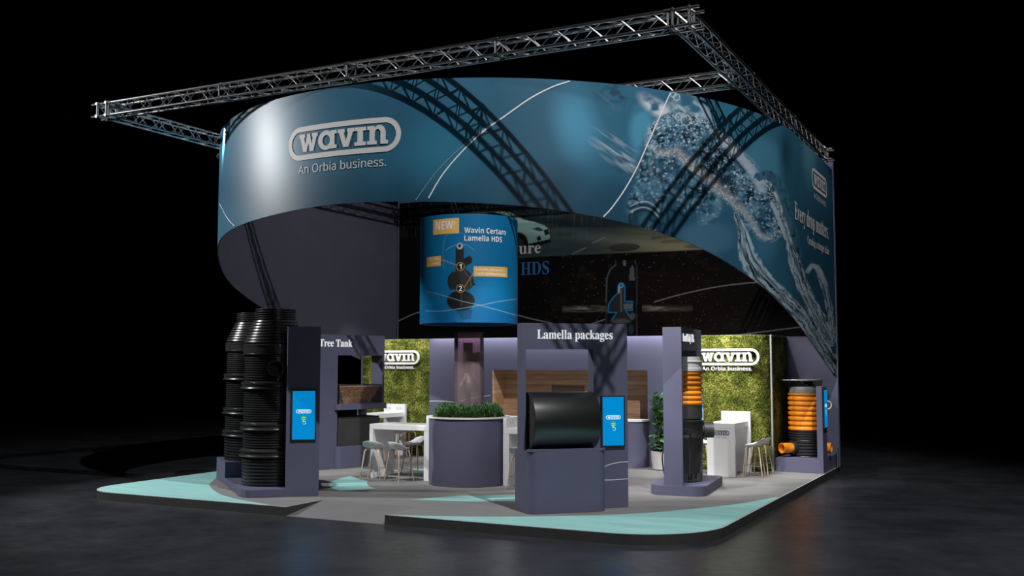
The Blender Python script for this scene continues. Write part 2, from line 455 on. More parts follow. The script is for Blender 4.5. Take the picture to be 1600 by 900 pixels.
def dist_line(X, Y, pts):
    """distance to a polyline, running length along it, signed side"""
    best = np.full(X.shape, 1e9); along = np.zeros(X.shape); side = np.zeros(X.shape); L = 0
    for (x0, y0), (x1, y1) in zip(pts, pts[1:]):
        dx, dy = x1-x0, y1-y0; l = math.hypot(dx, dy)
        t = np.clip(((X-x0)*dx+(Y-y0)*dy)/(l*l+1e-9), 0, 1)
        d = np.hypot(X-x0-t*dx, Y-y0-t*dy); m = d < best
        best = np.where(m, d, best); along = np.where(m, L+t*l, along)
        side = np.where(m, np.sign((X-x0)*dy-(Y-y0)*dx), side); L += l
    return best, along, side
def inpoly(X, Y, poly):
    r = np.zeros(X.shape, bool); n = len(poly)
    for i in range(n):
        x0, y0 = poly[i]; x1, y1 = poly[(i+1) % n]
        c = ((y0 > Y) != (y1 > Y)) & (X < (x1-x0)*(Y-y0)/((y1-y0) or 1e-9)+x0)
        r ^= c
    return r
class Art:
    def __init__(self, X, Y, base):
        self.X, self.Y = X, Y; self.C = np.zeros(X.shape+(3,)); self.C[:] = base
    def mix(self, col, a):
        a = np.clip(a, 0, 1)[..., None]; self.C = self.C*(1-a)+np.asarray(col)*a if np.ndim(col) == 1 or isinstance(col, tuple) else self.C*(1-a)+col*a
    def blob(self, cx, cy, rx, ry, col, amt=1., soft=1., rot=0):
        c, s = math.cos(rot), math.sin(rot); dx, dy = self.X-cx, self.Y-cy
        d = np.hypot((dx*c+dy*s)/rx, (-dx*s+dy*c)/ry)
        self.mix(col, amt*(1-sstep(1-soft, 1+.02, d)))
    def poly(self, pts, col, amt=1.): self.mix(col, amt*inpoly(self.X, self.Y, pts))
    def line(self, pts, w, col, amt=1., soft=.6):
        d, _, _ = dist_line(self.X, self.Y, pts); self.mix(col, amt*(1-sstep(w-soft, w+soft, d)))
def set_print(me, C):
    n = len(me.vertices); a = me.color_attributes.new('print', 'FLOAT_COLOR', 'POINT')
    out = np.ones((n, 4), dtype=np.float32); out[:, :3] = np.clip(C.reshape(-1, 3), 0, 1)
    a.data.foreach_set('color', out.ravel())
def grid_mesh(name, P, m, parent=None, flip=False, smooth=True):
    """P: (nu, nv, 3) array of points"""
    nu, nv = P.shape[:2]
    me = bpy.data.meshes.new(name)
    idx = np.arange(nu*nv).reshape(nu, nv)
    q = np.stack([idx[:-1, :-1], idx[1:, :-1], idx[1:, 1:], idx[:-1, 1:]], -1).reshape(-1, 4)
    if flip: q = q[:, ::-1]
    me.vertices.add(nu*nv); me.vertices.foreach_set('co', P.reshape(-1).astype(np.float32))
    me.loops.add(q.size); me.loops.foreach_set('vertex_index', q.reshape(-1).astype(np.int32))
    me.polygons.add(len(q)); me.polygons.foreach_set('loop_start', (np.arange(len(q))*4).astype(np.int32))
    me.polygons.foreach_set('use_smooth', np.full(len(q), smooth))
    me.update(calc_edges=True); me.validate()
    me.materials.append(m)
    o = bpy.data.objects.new(name, me); COL.objects.link(o)
    if parent: o.parent = parent
    return o

# ================================================================== HALL FLOOR
mb = MB(); mb.box(-60, 50, -40, 60, GROUND-.1, GROUND)
struct('floor', mb, M['floor'])

# ================================================================== RAISED PLATFORM
DX0, DX1, DY1 = -12.22, .03, 11.3
def arc(cx, cy, r, a0, a1, n=12): return [(cx+r*math.cos(R(a0+(a1-a0)*k/n)), cy+r*math.sin(R(a0+(a1-a0)*k/n))) for k in range(n+1)]
def deck_outline(i=0.0):
    """outline inset by i, notch of the ramp left open"""
    o = [(-7.11-i, i), (-7.11-i, 1.0)] if i == 0 else [(-7.11-i, i)]
    p = [(-5.12+i, i)]
    p += arc(DX1-1.35, 1.35, 1.35-i, -90, 0)
    p += [(DX1-i, DY1-i), (DX0+i, DY1-i)]
    p += arc(DX0+.95, .95, .95-i, 180, 270)
    p += [(-7.11-i, i)]
    return p
plat = thing('raised_platform', 'raised exhibition deck with grey carpet, turquoise inlays and a dark side edge', 'platform', (0, 0, GROUND))
mb = MB()
ol = deck_outline()
mb.prism(ol+[(-7.11, 1.0), (-5.12, 1.0)], 0, .15, mi_side=1, mi_top=0)
mb.build('deck', [M['carpet'], M['deckside']], plat)
mb = MB()
mb.prism([(-7.11, 0), (-5.12, 0), (-5.12, 1.0), (-7.11, 1.0)], 0, [.003, .003, .15, .15])
tag(mb.build('ramp', M['ramp'], plat), 'grey access ramp')
def flat_poly(mb, pts, z):
    vs, fs = fill2d([pts]); mb.add([(x, y, z) for x, y in vs], fs)
# light strip along the edge
mb = MB()
for seg in (deck_outline(0.012)[:],):
    vs, fs = ribbon2d(seg, .024); mb.add([(x, y, .1515) for x, y in vs], fs)
tag(mb.build('edge_strip', M['trim'], plat), 'thin light edge strip')
def W2(px): return [tuple(atz(x, y, 0)[:2]) for x, y in px]
# right inlay
up = smooth_pts(W2([(610, 804.3), (658, 805.6), (740, 807), (800, 807), (864, 806.4), (942, 804.4), (1020, 800.6), (1080, 795), (1148, 788), (1213, 776.5)]), 6)
low = [(DX1-.03, 5.0)]+arc(DX1-1.35, 1.35, 1.32, 0, -90)+[(-5.0, .03)]
mb = MB(); flat_poly(mb, [p for p in up if p[1] > .035 and p[0] < 0]+low, .153)
mb.build('inlay', M['cyan'], plat)
# left inlay
up = smooth_pts(W2([(424, 789), (380, 781.6), (356, 776), (340, 770), (330, 762), (328, 756), (339, 746)]), 6)
up = [p for p in up if p[1] > .035]+[(-11.9, 4.1), (-12.19, 4.6)]
mb = MB(); flat_poly(mb, up+[(DX0+.03, .95)]+arc(DX0+.95, .95, .92, 180, 270)+[(-7.6, .03)], .153)
mb.build('inlay', M['cyan'], plat)
# inlay before the bar table
mb = MB(); flat_poly(mb, W2([(513.4, 757), (514.5, 754), (520, 751), (534, 746.6), (547, 743.6), (560, 748), (574.4, 751), (573, 755.6), (578, 760.6), (587, 763.4), (560, 765), (530, 767.4), (518, 762)]), .153)
mb.build('inlay', M['cyan'], plat)
# lens shaped inlay before the planter
mb = MB(); flat_poly(mb, W2([(642, 780.6), (666, 778.6), (716, 774.6), (760, 774), (805, 772.6)])+[(-3.7, 3.0), (-3.5, 2.72)]+W2([(805, 782.4), (740, 783.6), (690, 782.4)]), .153)
mb.build('inlay', M['cyan'], plat)
mb = MB(); flat_poly(mb, [(-8.75, 6.25), (-8.3, 6.0), (-7.9, 6.1), (-8.3, 6.4)], .153)
mb.build('inlay', M['cyan'], plat)

# ================================================================== BACK WALL
mb = MB(); mb.box(DX0-.05, .07, 11.12, 11.27, 0, 7.27)
struct('wall_back', mb, M['purple'])
mb = MB(); mb.box(.035, .06, 10.95, 11.118, 0, .45)
struct('trim_1', mb, M['purple'])

# printed mural on the upper back wall
mural = thing('wall_mural', 'dark printed mural of a rainy road and a buried shaft on the upper back wall', 'mural', (0, 11.1, 3.06))
MX0, MX1, MZ0, MZ1 = -12.2, 0.0, 3.06, 7.08
nu, nv = 680, 226
xs = np.linspace(MX0, MX1, nu); zs = np.linspace(MZ0, MZ1, nv)
GX, GZ = np.meshgrid(xs, zs, indexing='ij')
P = np.stack([GX, np.full_like(GX, 11.1), GZ], -1)
AX, AY = proj_np(P)         # artwork drawn in flat picture units, fixed to the wall
K = .72
def pc(r, g, b): return tuple(min(1, c*K) for c in srgb(r, g, b))
A = Art(AX, AY, pc(7, 8, 10))
n1 = fbm(AX/14, AY/10); n2 = fbm(AX/90, AY/6)
edge = np.interp(AX, [600, 790, 845, 1105, 1320], [417, 405, 401, 390, 382])
above = 1-sstep(-1, 1, AY-edge)
A.mix(pc(16, 25, 28), above*sstep(640, 720, AX))
A.mix(pc(30, 40, 42), above*sstep(700, 900, AX)*.7)
A.mix(pc(44, 58, 58), above*sstep(352, 372, AY)*sstep(700, 860, AX))
A.mix(pc(88, 92, 78), above*sstep(890, 1010, AX)*sstep(350, 366, AY+AX*.02-20))
A.mix(pc(138, 130, 104), above*sstep(960, 1080, AX)*sstep(352, 378, AY)*.9)
A.mix(pc(58, 72, 74), above*sstep(.45, .75, n2)*.5*sstep(780, 860, AX))
A.line([(895, 397), (915, 387)], .9, pc(120, 125, 120), .7)
A.line([(925, 380), (945, 371)], .8, pc(120, 125, 120), .6)
A.blob(878, 366, 30, 5, pc(34, 50, 30), .9, .6)
A.blob(975, 386.5, 26, 6.5, pc(52, 52, 48), 1, .12, -.05)
A.blob(1095, 385, 30, 4, pc(90, 92, 84), .8, .3)
A.line([(1020, 372), (1080, 366)], 2.5, pc(60, 52, 40), .6, 2)
A.line([(1035, 378), (1110, 372)], 2, pc(70, 62, 48), .6, 2)
rain = fbm(AX/1.6, AY/26, 2)
A.mix(pc(80, 92, 92), above*sstep(.62, .9, rain)*.35*(AY < 372))
# car
body = [(699, 366), (701, 350), (712, 341), (726, 333), (745, 329.5), (775, 329), (798, 332), (818, 343), (836, 347), (850, 352), (858, 358), (859, 372), (850, 379), (838, 381), (830, 384), (826, 381), (822, 372), (812, 364), (803, 366), (796, 384), (704, 382)]
A.poly(body, pc(118, 150, 144))
A.poly([(740, 343), (748, 334), (774, 332), (792, 337), (806, 346), (770, 343)], pc(18, 26, 28))
A.poly([(830, 357), (842, 355), (850, 360), (842, 361.5)], pc(40, 52, 52))
A.poly([(849, 360), (857, 357), (858, 366), (852, 368)], pc(16, 20, 20))
A.poly([(838, 371), (844, 368), (846, 375), (840, 377)], pc(20, 26, 26))
A.blob(728, 382, 14, 16, pc(10, 12, 13), 1, .1)
A.blob(809, 381, 17, 19, pc(10, 12, 13), 1, .1)
A.blob(809, 382, 11, 13, pc(38, 46, 46), .8, .3)
A.poly([(826, 381), (858, 374), (862, 378), (832, 387)], pc(12, 15, 15))
A.mix(pc(168, 196, 190), inpoly(AX, AY, body)*sstep(350, 346, AY)*(AX > 806)*.6)
# soil
below = 1-above
A.mix(pc(5, 4, 4), below)
A.mix(pc(36, 26, 20), below*sstep(.52, .8, n1)*np.exp(-((AX-980)/190)**2)*.9)
A.mix(pc(30, 22, 18), below*np.exp(-((AX-1040)/150)**2-((AY-470)/60)**2)*.7)
d1, d2, cv = cells(AX/5, AY/5)
A.mix(pc(120, 108, 96), below*(d1 < .13)*(cv > .86)*np.exp(-((AX-1000)/160)**2)*.9)
A.mix(pc(110, 84, 34), below*(d1 < .16)*(cv > .93)*(AY < 415)*(AX > 870)*(AX < 930))
# shaft with the separator
A.poly([(948, 472), (947, 435), (955, 420), (962, 415), (962, 407), (992, 407), (993, 415), (995, 430), (995, 526), (948, 526)], pc(17, 18, 22))
A.line([(962, 414), (954, 420), (949, 432), (948, 440), (947, 472)], 1.1, pc(84, 86, 92))
A.line([(962, 407), (962, 415)], .8, pc(60, 62, 66)); A.line([(992, 407), (995, 418), (995, 526)], .9, pc(62, 62, 66)); A.line([(947, 488), (947, 508)], .8, pc(62, 62, 66))
A.poly([(974, 407), (978, 407), (978, 415), (974, 415)], pc(110, 110, 114))
A.poly([(984, 420), (988, 414), (991, 420), (992, 438), (983, 438)], pc(92, 92, 94))
for x0, x1 in ((878, 949), (1000, 1082)):
    g = (AX > x0)*(AX < x1)*np.exp(-((AY-482+(AX-949)*.012*(x0 < 900))/4.5)**4)
    A.mix(pc(62, 58, 54), g*.9)
    A.mix(pc(150, 140, 126), g*sstep(.45, .7, fbm(AX/16, AY/2.5))*np.exp(-((AX-(915 if x0 < 900 else 1030))/26)**2))
A.poly([(995, 477), (1003, 477), (1003, 490), (995, 490)], pc(12, 12, 14))
dev = [(950, 488), (951, 475), (958, 465), (965.5, 458), (965.5, 446), (968, 443), (973, 443), (976, 447), (976, 471), (988, 471), (988, 485), (977, 485), (988, 499), (956, 499), (964, 488)]
A.poly(dev, pc(48, 48, 50))
A.line([(970.5, 448), (970.5, 486)], 1.6, pc(96, 96, 98)); A.poly([(974, 474), (988, 474), (988, 483), (974, 483)], pc(110, 110, 112))
A.line([(967, 457), (967, 449)], 1.2, pc(190, 205, 212)); A.blob(970.5, 446, 4.2, 4.6, pc(120, 190, 225), 1, .3); A.blob(970.5, 446, 2.2, 2.4, pc(20, 40, 60), 1, .3)
A.line([(956, 499), (964, 488), (950, 488), (951, 475), (958, 465), (965.5, 458), (965.5, 447), (968, 442.5), (973, 442.5), (976.3, 447), (976.3, 471), (988, 471), (988, 485), (977, 485), (988, 499)], .75, pc(30, 140, 200))
A.blob(970, 502, 20, 5, pc(92, 92, 92), .9, .5); A.blob(988, 494, 6, 7, pc(100, 98, 94), .8, .5); A.blob(986, 514, 6, 10, pc(52, 70, 82), .8, .6)
A.mix(pc(7, 8, 10), below*sstep(700, 640, AX))
for pts in ([(620, 503), (645, 491), (665, 486), (700, 480), (760, 478), (818, 495), (862, 505)], [(925, 506), (945, 499)], [(1022, 472), (1060, 461), (1110, 450), (1160, 443), (1230, 438)], [(1130, 526), (1180, 520), (1252, 511), (1300, 508)]):
    A.line(smooth_pts(pts, 6), .65, pc(150, 148, 150), .9)
o = grid_mesh('printed_panel', P-np.array((0, 11.1, 3.06)), attr_mat('mural_print', .7, .08), mural)
set_print(o.data, A.C)
def wall_place(Y, x0, z0):
    return lambda u, v, d: Vector((x0+u, Y-d, z0+v))
def onmural(px, py):
    p = atY(px, py, 11.1); return p.x, p.z-3.06
def mtext(s, kind, x0, y0, x1, capx, m, name='lettering'):
    a = onmural(x0, y0); b = onmural(x1, y0)
    vs, fs = text2d(s, kind, width=b[0]-a[0], height=capx)
    return shape_obj(name, [(vs, fs)], lambda u, v, d: Vector((a[0]+u, -d, a[1]+v)), m, mural)
mtext('F', 'serif', 657, 407, 674, .33, M['murallogo'])
mtext('ure', 'serif', 811, 397, 845, .33, M['murallogo'])
mtext('C', 'serif', 657, 440, 676, .36, M['blueprint'])
mtext('HDS', 'serif', 814, 430, 858, .36, M['blueprint'])
mtext('M', 'sans', 657, 460, 668, .19, M['murallogo'])

# ================================================================== INNER CABIN BLOCK (3.06 m high, front at y = 9.2, rounded right corner, bar niche)
CF, CH = 9.2, 3.06
NX0, NX1, NZ0, NZ1, ND = -8.10, -3.95, .95, 2.25, .62
mb = MB()
mb.box(-12.15, NX0, CF, 11.10, 0, CH)                       # left of niche
mb.box(NX0, NX1, CF, 11.10, NZ1, CH); mb.box(NX0, NX1, CF, 11.10, 0, NZ0); mb.box(NX0, NX1, CF+ND+.03, 11.10, NZ0, NZ1)
pts = [(NX1, CF), (-1.64, CF)]+arc(-1.64, CF+.52, .52, -90, 0, 10)+[(-1.12, 11.10), (NX1, 11.10)]
mb.prism(pts, 0, CH)
struct('wall_cabin', mb, M['purple'])
mb = MB(); mb.box(NX0, NX1, CF+ND, CF+ND+.03, NZ0, NZ1)
mb.box(NX0, NX0+.02, CF+.001, CF+ND, NZ0, NZ1)
nb = thing('bar_niche_cladding', 'walnut plank cladding lining the bar recess in the rear cabin', 'wood panelling', (0, 0, 0))
mb.build('plank_panel', M['wood'], nb)
mb = MB(); mb.box(-6.72, -5.82, CF+ND-.012, CF+ND+.01, 1.66, 1.86)
mb.build('slot_frame', mat('dark_slot', (.16, .10, .07), .6), nb)
mb = MB(); mb.box(-6.69, -5.85, CF+ND-.016, CF+ND+.01, 1.66, 1.80)
mb.build('slot', mat('slot_wood', (.22, .14, .09), .6), nb)

# moss panels
def moss_panel(name, label, path, z0, z1, seed):
    """path: list of plan points along the face"""
    t = thing(name, label, 'moss wall', (path[0][0], path[0][1], z0))
    cum = [0]
    for a, b in zip(path, path[1:]): cum.append(cum[-1]+math.hypot(b[0]-a[0], b[1]-a[1]))
    L = cum[-1]; nu = int(L/.022); nv = int((z1-z0)/.022)
    u = np.linspace(0, L, nu); v = np.linspace(0, z1-z0, nv)
    px = np.interp(u, cum, [p[0] for p in path])-path[0][0]; py = np.interp(u, cum, [p[1] for p in path])-path[0][1]
    tx = np.gradient(px); ty = np.gradient(py); l = np.hypot(tx, ty); nx, ny = ty/l, -tx/l
    UU, VV = np.meshgrid(u, v, indexing='ij')
    h = .01+.028*fbm(UU*26+seed, VV*26, 3)+.02*fbm(UU*60, VV*60+seed, 2)
    h[:, 0] = h[:, -1] = 0; h[0, :] = h[-1, :] = 0
    P = np.stack([px[:, None]+nx[:, None]*h, py[:, None]+ny[:, None]*h, VV], -1)
    grid_mesh('moss_cushion', P, M['moss'], t)
    return t
moss_panel('moss_wall', 'green moss wall panel with a white sign at the left, behind the tree tank stand', [(-12.1, CF), (-9.98, CF)], .02, CH-.005, 3)
corner = arc(-1.64, CF+.52, .52, -90, 0, 10)
mr = moss_panel('moss_wall', 'green moss wall panel wrapping the rounded right corner of the rear cabin', [(-2.9, CF), (-1.64, CF)]+corner[1:]+[(-1.12, 11.05)], .02, CH-.005, 40)
mb = MB(); mb.box(1.87-.018, 1.87+.018, -.07, .0, 0, CH-.03)
mb.build('joint_strip', mat('grey_joint_strip', (.30, .31, .32), .5), mr)

def moss_sign(label, xc, zc, width):
    t = thing('wall_sign', label, 'sign', (xc, CF-.07, zc))
    k = width/7.39
    pl = lambda u, v, d: Vector((u, .02-d, v))
    shape_obj('logo_outline', scl(RING, k), pl, M['letterwhite'], t, thick=.035, off=0)
    for vs, fs in [0]*0: pass
    shape_obj('logo_lettering', scl(LETTERS, k), pl, M['letterwhite'], t, thick=.035, off=0)
    vs, fs = text2d('An Orbia business.', 'sansbold', width=width*.765, align='c')
    shape_obj('tagline_lettering', [([(u, v-width*.205) for u, v in vs], fs)], pl, M['letterwhite'], t, thick=.02, off=0)
    return t
moss_sign('white lettered company sign on the right moss wall', -2.03, 2.555, 1.50)
moss_sign('white lettered company sign on the left moss wall', -10.98, 2.57, 1.48)

# white curves on the cabin wall, painted lines
ln = thing('wall_line_graphic', 'thin white curved lines on the violet cabin wall left of the bar recess', 'wall graphic', (0, CF, 0))
pl = lambda u, v, d: Vector((u, -d, v))
shape_obj('curve', [ribbon2d(smooth_pts([(-9.97, 1.425), (-9.5, 1.43), (-9.1, 1.40), (-8.6, 1.36), (-8.15, 1.37)], 6), .016)], pl, M['linewhite'], ln)
shape_obj('curve', [ribbon2d(smooth_pts([(-9.3, 1.32), (-9.1, 1.42), (-8.7, 1.52), (-8.15, 1.6)], 6), .016)], pl, M['linewhite'], ln)

# ================================================================== SUSPENDED RIBBON BANNER
BA, BB, BCX, BCY, BT = 6.165, 6.93, -6.1, 6.72, 7.0
th = np.linspace(PI, 2*PI, 3001)
ex, ey = BCX+BA*np.cos(th), BCY+BB*np.sin(th)
BS0 = 11.06-BCY
px_ = np.concatenate([[BCX-BA], ex, [BCX+BA]]); py_ = np.concatenate([[11.06], ey, [11.06]])
ps_ = np.concatenate([[0], np.cumsum(np.hypot(np.diff(px_), np.diff(py_)))])
BL = ps_[-1]
_tx = np.gradient(px_); _ty = np.gradient(py_); _l = np.hypot(_tx, _ty); _nx, _ny = _ty/_l, -_tx/_l
def ban_xy(s): return np.interp(s, ps_, px_), np.interp(s, ps_, py_), np.interp(s, ps_, _nx), np.interp(s, ps_, _ny)
BOT_S = [0, 3.4, 4.95, 5.95, 6.6, 7.5, 8.2, 9.2, 10.06, 11.1, 11.9, 12.46, 13.35, 14.33, 15, 15.85, 16.45, 17.3, 18, 18.8, 19.45, 19.95, 20.75, 21.3, 22.15, 23.3, 24.25, 25.9, 29.2, 29.6]
BOT_Z = [2.05, 2.945, 3.46, 3.71, 3.87, 4.07, 4.22, 4.51, 4.74, 4.845, 4.90, 4.93, 4.975, 5.025, 5.037, 5.015, 4.995, 4.955, 4.915, 4.83, 4.735, 4.66, 4.485, 4.355, 4.075, 3.70, 3.36, 2.945, 2.05, 1.95]
def bot(s): return np.interp(s, BOT_S, BOT_Z)
_ss = np.linspace(0, BL, 500); _bb = bot(_ss); _bb = np.convolve(np.pad(_bb, 9, 'edge'), np.ones(19)/19, 'valid')
def bot(s): return np.interp(s, _ss, _bb)
def ban_pt(s, z, d=0.0):
    x, y, nx, ny = ban_xy(s); return Vector((float(x+nx*d), float(y+ny*d), z))
def ban_hit(px, py):
    """(s, z) of the picture point on the outer banner face"""
    r = ray(px, py); best = None
    ax, ay = r.x/BA, r.y/BB; ox, oy = (CAM.x-BCX)/BA, (CAM.y-BCY)/BB
    a = ax*ax+ay*ay; b = ax*ox+ay*oy; c = ox*ox+oy*oy-1; D = b*b-a*c
    if D >= 0:
        t = (-b-math.sqrt(D))/a; p = CAM+r*t
        if p.y <= BCY:
            i = int(np.argmin((px_-p.x)**2+(py_-p.y)**2)); return float(ps_[i]), p.z
    p = atX(px, py, BCX+BA)
    return BL-(11.06-p.y), p.z

banner = thing('ribbon_banner', 'huge curved teal banner with a splashing water chain print, hung below the lighting truss', 'banner', (0, 0, 0))
# inner lining
s = np.linspace(0, BL, 360); v = np.linspace(0, 1, 24)
x, y, nx, ny = ban_xy(s)
Z = bot(s)[:, None]*(1-v)+BT*v
P = np.stack([(x-nx*.015)[:, None]+0*Z, (y-ny*.015)[:, None]+0*Z, Z], -1)
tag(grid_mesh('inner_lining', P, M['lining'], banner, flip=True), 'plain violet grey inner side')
# hem closing the bottom and top edge
for zz in ('b', 't'):
    mb = MB()
    for k in range(len(s)-1):
        q = []
        for kk, d in ((k, .004), (k+1, .004), (k+1, -.015), (k, -.015)):
            q.append((x[kk]+nx[kk]*d, y[kk]+ny[kk]*d, float(bot(s[kk])) if zz == 'b' else BT))
        mb.add(q, [(0, 1, 2, 3)])
    mb.build('hem', M['lining'], banner)
# printed outer face: the art is painted on a fine grid of the cloth
s1 = np.linspace(0, 9.0, 90, endpoint=False); s2 = np.linspace(9.0, 17.5, 360, endpoint=False); s3 = np.linspace(17.5, BL, 760)
s = np.concatenate([s1, s2, s3]); v = np.linspace(0, 1, 300)
x, y, nx, ny = ban_xy(s)
Z = bot(s)[:, None]*(1-v)+BT*v
P = np.stack([(x+nx*.004)[:, None]+0*Z, (y+ny*.004)[:, None]+0*Z, Z], -1)
SS = s[:, None]+0*Z
AX, AY = proj_np(P)
hid = SS < 9.3
AX = np.where(hid, 330, AX)
KB = 1.0
def bc(r, g, b): return tuple(min(1, c*KB) for c in srgb(r, g, b))
A = Art(AX, AY, bc(44, 92, 116))
n0 = fbm(AX/120, AY/120, 3)
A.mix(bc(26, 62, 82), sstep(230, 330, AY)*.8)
A.mix(bc(58, 116, 144), sstep(.4, .75, n0)*.35)
A.blob(690, 235, 95, 85, bc(48, 118, 146), .8, 1)
A.blob(600, 170, 120, 50, bc(44, 88, 118), .6, 1)
A.blob(900, 195, 52, 82, bc(78, 146, 178), .85, .85, -.25)
A.blob(865, 300, 90, 60, bc(24, 62, 84), .7, 1)
A.blob(1003, 205, 26, 52, bc(78, 146, 176), .8, .6)
A.blob(1192, 262, 40, 60, bc(66, 122, 146), .9, .5)
A.blob(1228, 238, 16, 60, bc(24, 54, 72), .85, 1)
A.blob(1265, 220, 17, 90, bc(88, 142, 160), .8, .8)
A.blob(1280, 420, 40, 90, bc(30, 74, 96), .7, 1)
A.blob(1105, 372, 60, 36, bc(66, 104, 130), .8, .6)
A.blob(1060, 335, 40, 30, bc(24, 56, 74), .6, 1)
A.blob(1195, 370, 26, 60, bc(62, 110, 138), .7, .7)
# blurred spray to the upper left
c_, s_ = math.cos(.62), math.sin(.62)
U = AX*c_+AY*s_; V = -AX*s_+AY*c_
st = fbm(U/34, V/3.2, 4)
def ell(cx, cy, rx, ry, rot, soft=.9):
    c, q = math.cos(rot), math.sin(rot); dx, dy = AX-cx, AY-cy
    return 1-sstep(1-soft, 1, np.hypot((dx*c+dy*q)/rx, (-dx*q+dy*c)/ry))
A.mix(bc(158, 176, 190), ell(965, 238, 78, 30, .62)*sstep(.46, .74, st)*.85)
A.mix(bc(20, 46, 66), ell(985, 262, 60, 22, .62)*sstep(.50, .78, fbm(U/26+9, V/4, 4))*.9)
A.mix(bc(180, 190, 202), ell(1000, 268, 46, 10, .6)*sstep(.44, .66, fbm(U/18, V/2.2, 4))*.85)
A.mix(bc(34, 58, 76), ell(968, 150, 60, 28, .5)*sstep(.46, .7, fbm(AX/13, AY/9, 4))*.8)
A.mix(bc(96, 124, 144), ell(940, 160, 40, 22, .5)*sstep(.5, .7, fbm(U/20+4, V/4, 4))*.5)
# soft white crest
cl = fbm(AX/16, AY/14, 4)
A.mix(bc(206, 212, 220), ell(1026, 168, 44, 17, .62, .8)*sstep(.28, .62, cl)*.95)
A.mix(bc(170, 186, 198), ell(1075, 180, 46, 38, .3, .6)*sstep(.40, .70, cl)*.9)
A.mix(bc(66, 110, 136), ell(1088, 190, 26, 22, .3, .7)*sstep(.45, .6, fbm(AX/9, AY/9+40, 3))*.9)
A.line(smooth_pts([(1060, 165), (1072, 178), (1068, 196), (1050, 202)], 5), 1.5, bc(190, 202, 210), .7, 2)
A.line(smooth_pts([(1085, 160), (1102, 172), (1110, 192), (1106, 210)], 5), 2, bc(178, 194, 204), .7, 3)
# ---- link bodies of bubbly water
def bubbly(mask, cs, dark, light, spark, cut=.5, ph=0.0, ang=0.0):
    c, q = math.cos(ang), math.sin(ang)
    u = (AX*c+AY*q)/cs+ph; w = (-AX*q+AY*c)/cs
    d1, d2, cv = cells(u, w); e1, e2, ev = cells(u*2.3+5, w*2.3)
    body = np.where((cv > cut)[..., None], np.asarray(light), np.asarray(dark))
    body = body*(.45+.9*fbm(u*.7, w*.7, 3))[..., None]
    rim = sstep(.16, .02, d2-d1)[..., None]; body = body*(1-rim*.55)+np.asarray(dark)*rim*.55
    sp = ((d1 < .30)*(cv > .70))[..., None]*1.; body = body*(1-sp*.8)+np.asarray(spark)*sp*.8
    sp = ((e1 < .26)*(ev > .72))[..., None]*1.; body = body*(1-sp*.6)+np.asarray(spark)*sp*.6
    lum = sstep(.36, .66, fbm(AX/19+ph, AY/15, 3))[..., None]
    flow = (np.asarray(bc(30, 74, 102))*(1-lum)+np.asarray(bc(96, 146, 170))*lum)*(.5+1.0*fbm(AX/6+ph, AY/5, 3))[..., None]
    mixm = sstep(.40, .62, fbm(AX/24+3*ph+2, AY/17+5, 3))[..., None]*.85
    body = body*(1-mixm*.62)+flow*mixm*.62
    A.C = A.C*(1-mask[..., None])+body*mask[..., None]
DK, MD, LT, WH = bc(18, 44, 64), bc(58, 104, 132), bc(132, 158, 174), bc(214, 214, 212)
# lower left arm of the front link
arm = smooth_pts([(1038, 232), (1030, 258), (1020, 290), (1010, 322)], 6)
d, al, sd = dist_line(AX, AY, arm); rag = 6*fbm(AX/7, AY/7, 3)
A.mix(bc(40, 80, 102), (1-sstep(24, 40, d-rag))*.8)
bubbly((1-sstep(20, 31, d-rag))*.9*(AY < 345), 5.5, DK, bc(74, 116, 138), bc(168, 184, 192), .45)
d, al, sd = dist_line(AX, AY, smooth_pts([(1040, 262), (1066, 280), (1086, 300), (1100, 318)], 6))
bubbly((1-sstep(20, 34, d-rag))*.85, 5.2, DK, bc(64, 104, 126), bc(176, 190, 196), .5, 3)
A.mix(bc(120, 150, 164), (1-sstep(0, 6, np.abs(d-24)))*.35*sstep(.4, .7, cl))
# bottle shaped end
A.blob(1008, 348, 25, 32, bc(22, 56, 74), .95, .2)
A.blob(1010, 346, 17, 22, bc(54, 98, 118), .8, .7)
for k in range(4):
    A.line(smooth_pts([(985, 322+k*4.5), (1003, 315+k*4.5), (1018, 318+k*5), (1030, 330+k*5)], 5), 1.0, bc(150, 172, 182) if k % 2 == 0 else bc(14, 34, 50), .8, .8)
bubbly(ell(1015, 362, 18, 14, .3, .6)*.6, 3, DK, MD, WH, .5, 7)
A.line(smooth_pts([(984, 335), (985, 352), (996, 366), (1014, 374), (1028, 366), (1032, 350)], 6), 1.6, bc(12, 30, 44), .9, 1)
# main arm of the front link
main = smooth_pts([(1040, 215), (1062, 208), (1092, 226), (1128, 258), (1160, 290), (1186, 322), (1200, 352)], 8)
d, al, sd = dist_line(AX, AY, main)
hw = np.interp(al, [0, 60, 150, 240], [32, 42, 38, 24])
r_ = (d+5*(fbm(AX/5, AY/5, 3)-.5))/hw
inside = 1-sstep(.86, 1.0, r_)
bubbly(inside, 4.2, DK, bc(84, 128, 152), WH, .42, 2, .8)
A.mix(bc(24, 66, 98), ell(1068, 236, 24, 16, .5)*.8)
bubbly(inside*ell(1120, 275, 62, 26, .82, .5)*.9, 7.5, bc(12, 34, 52), bc(60, 108, 140), bc(196, 198, 196), .55, 11, .8)
e1, e2, ev = cells(AX/2.3, AY/2.3)
A.mix(bc(196, 198, 200), inside*sstep(.50, .85, r_)*(ev > .52)*(e1 < .42)*.85)
A.mix(bc(22, 40, 54), inside*sstep(.50, .85, r_)*(ev < .24)*(e1 < .42)*.85)
A.mix(bc(190, 188, 186), (inside*(sd < 0)*sstep(.42, .8, r_))*.35)
A.mix(bc(150, 176, 192), (1-sstep(0, 2.2, np.abs(d-hw)))*.35*sstep(.3, .6, fbm(AX/6, AY/6)))
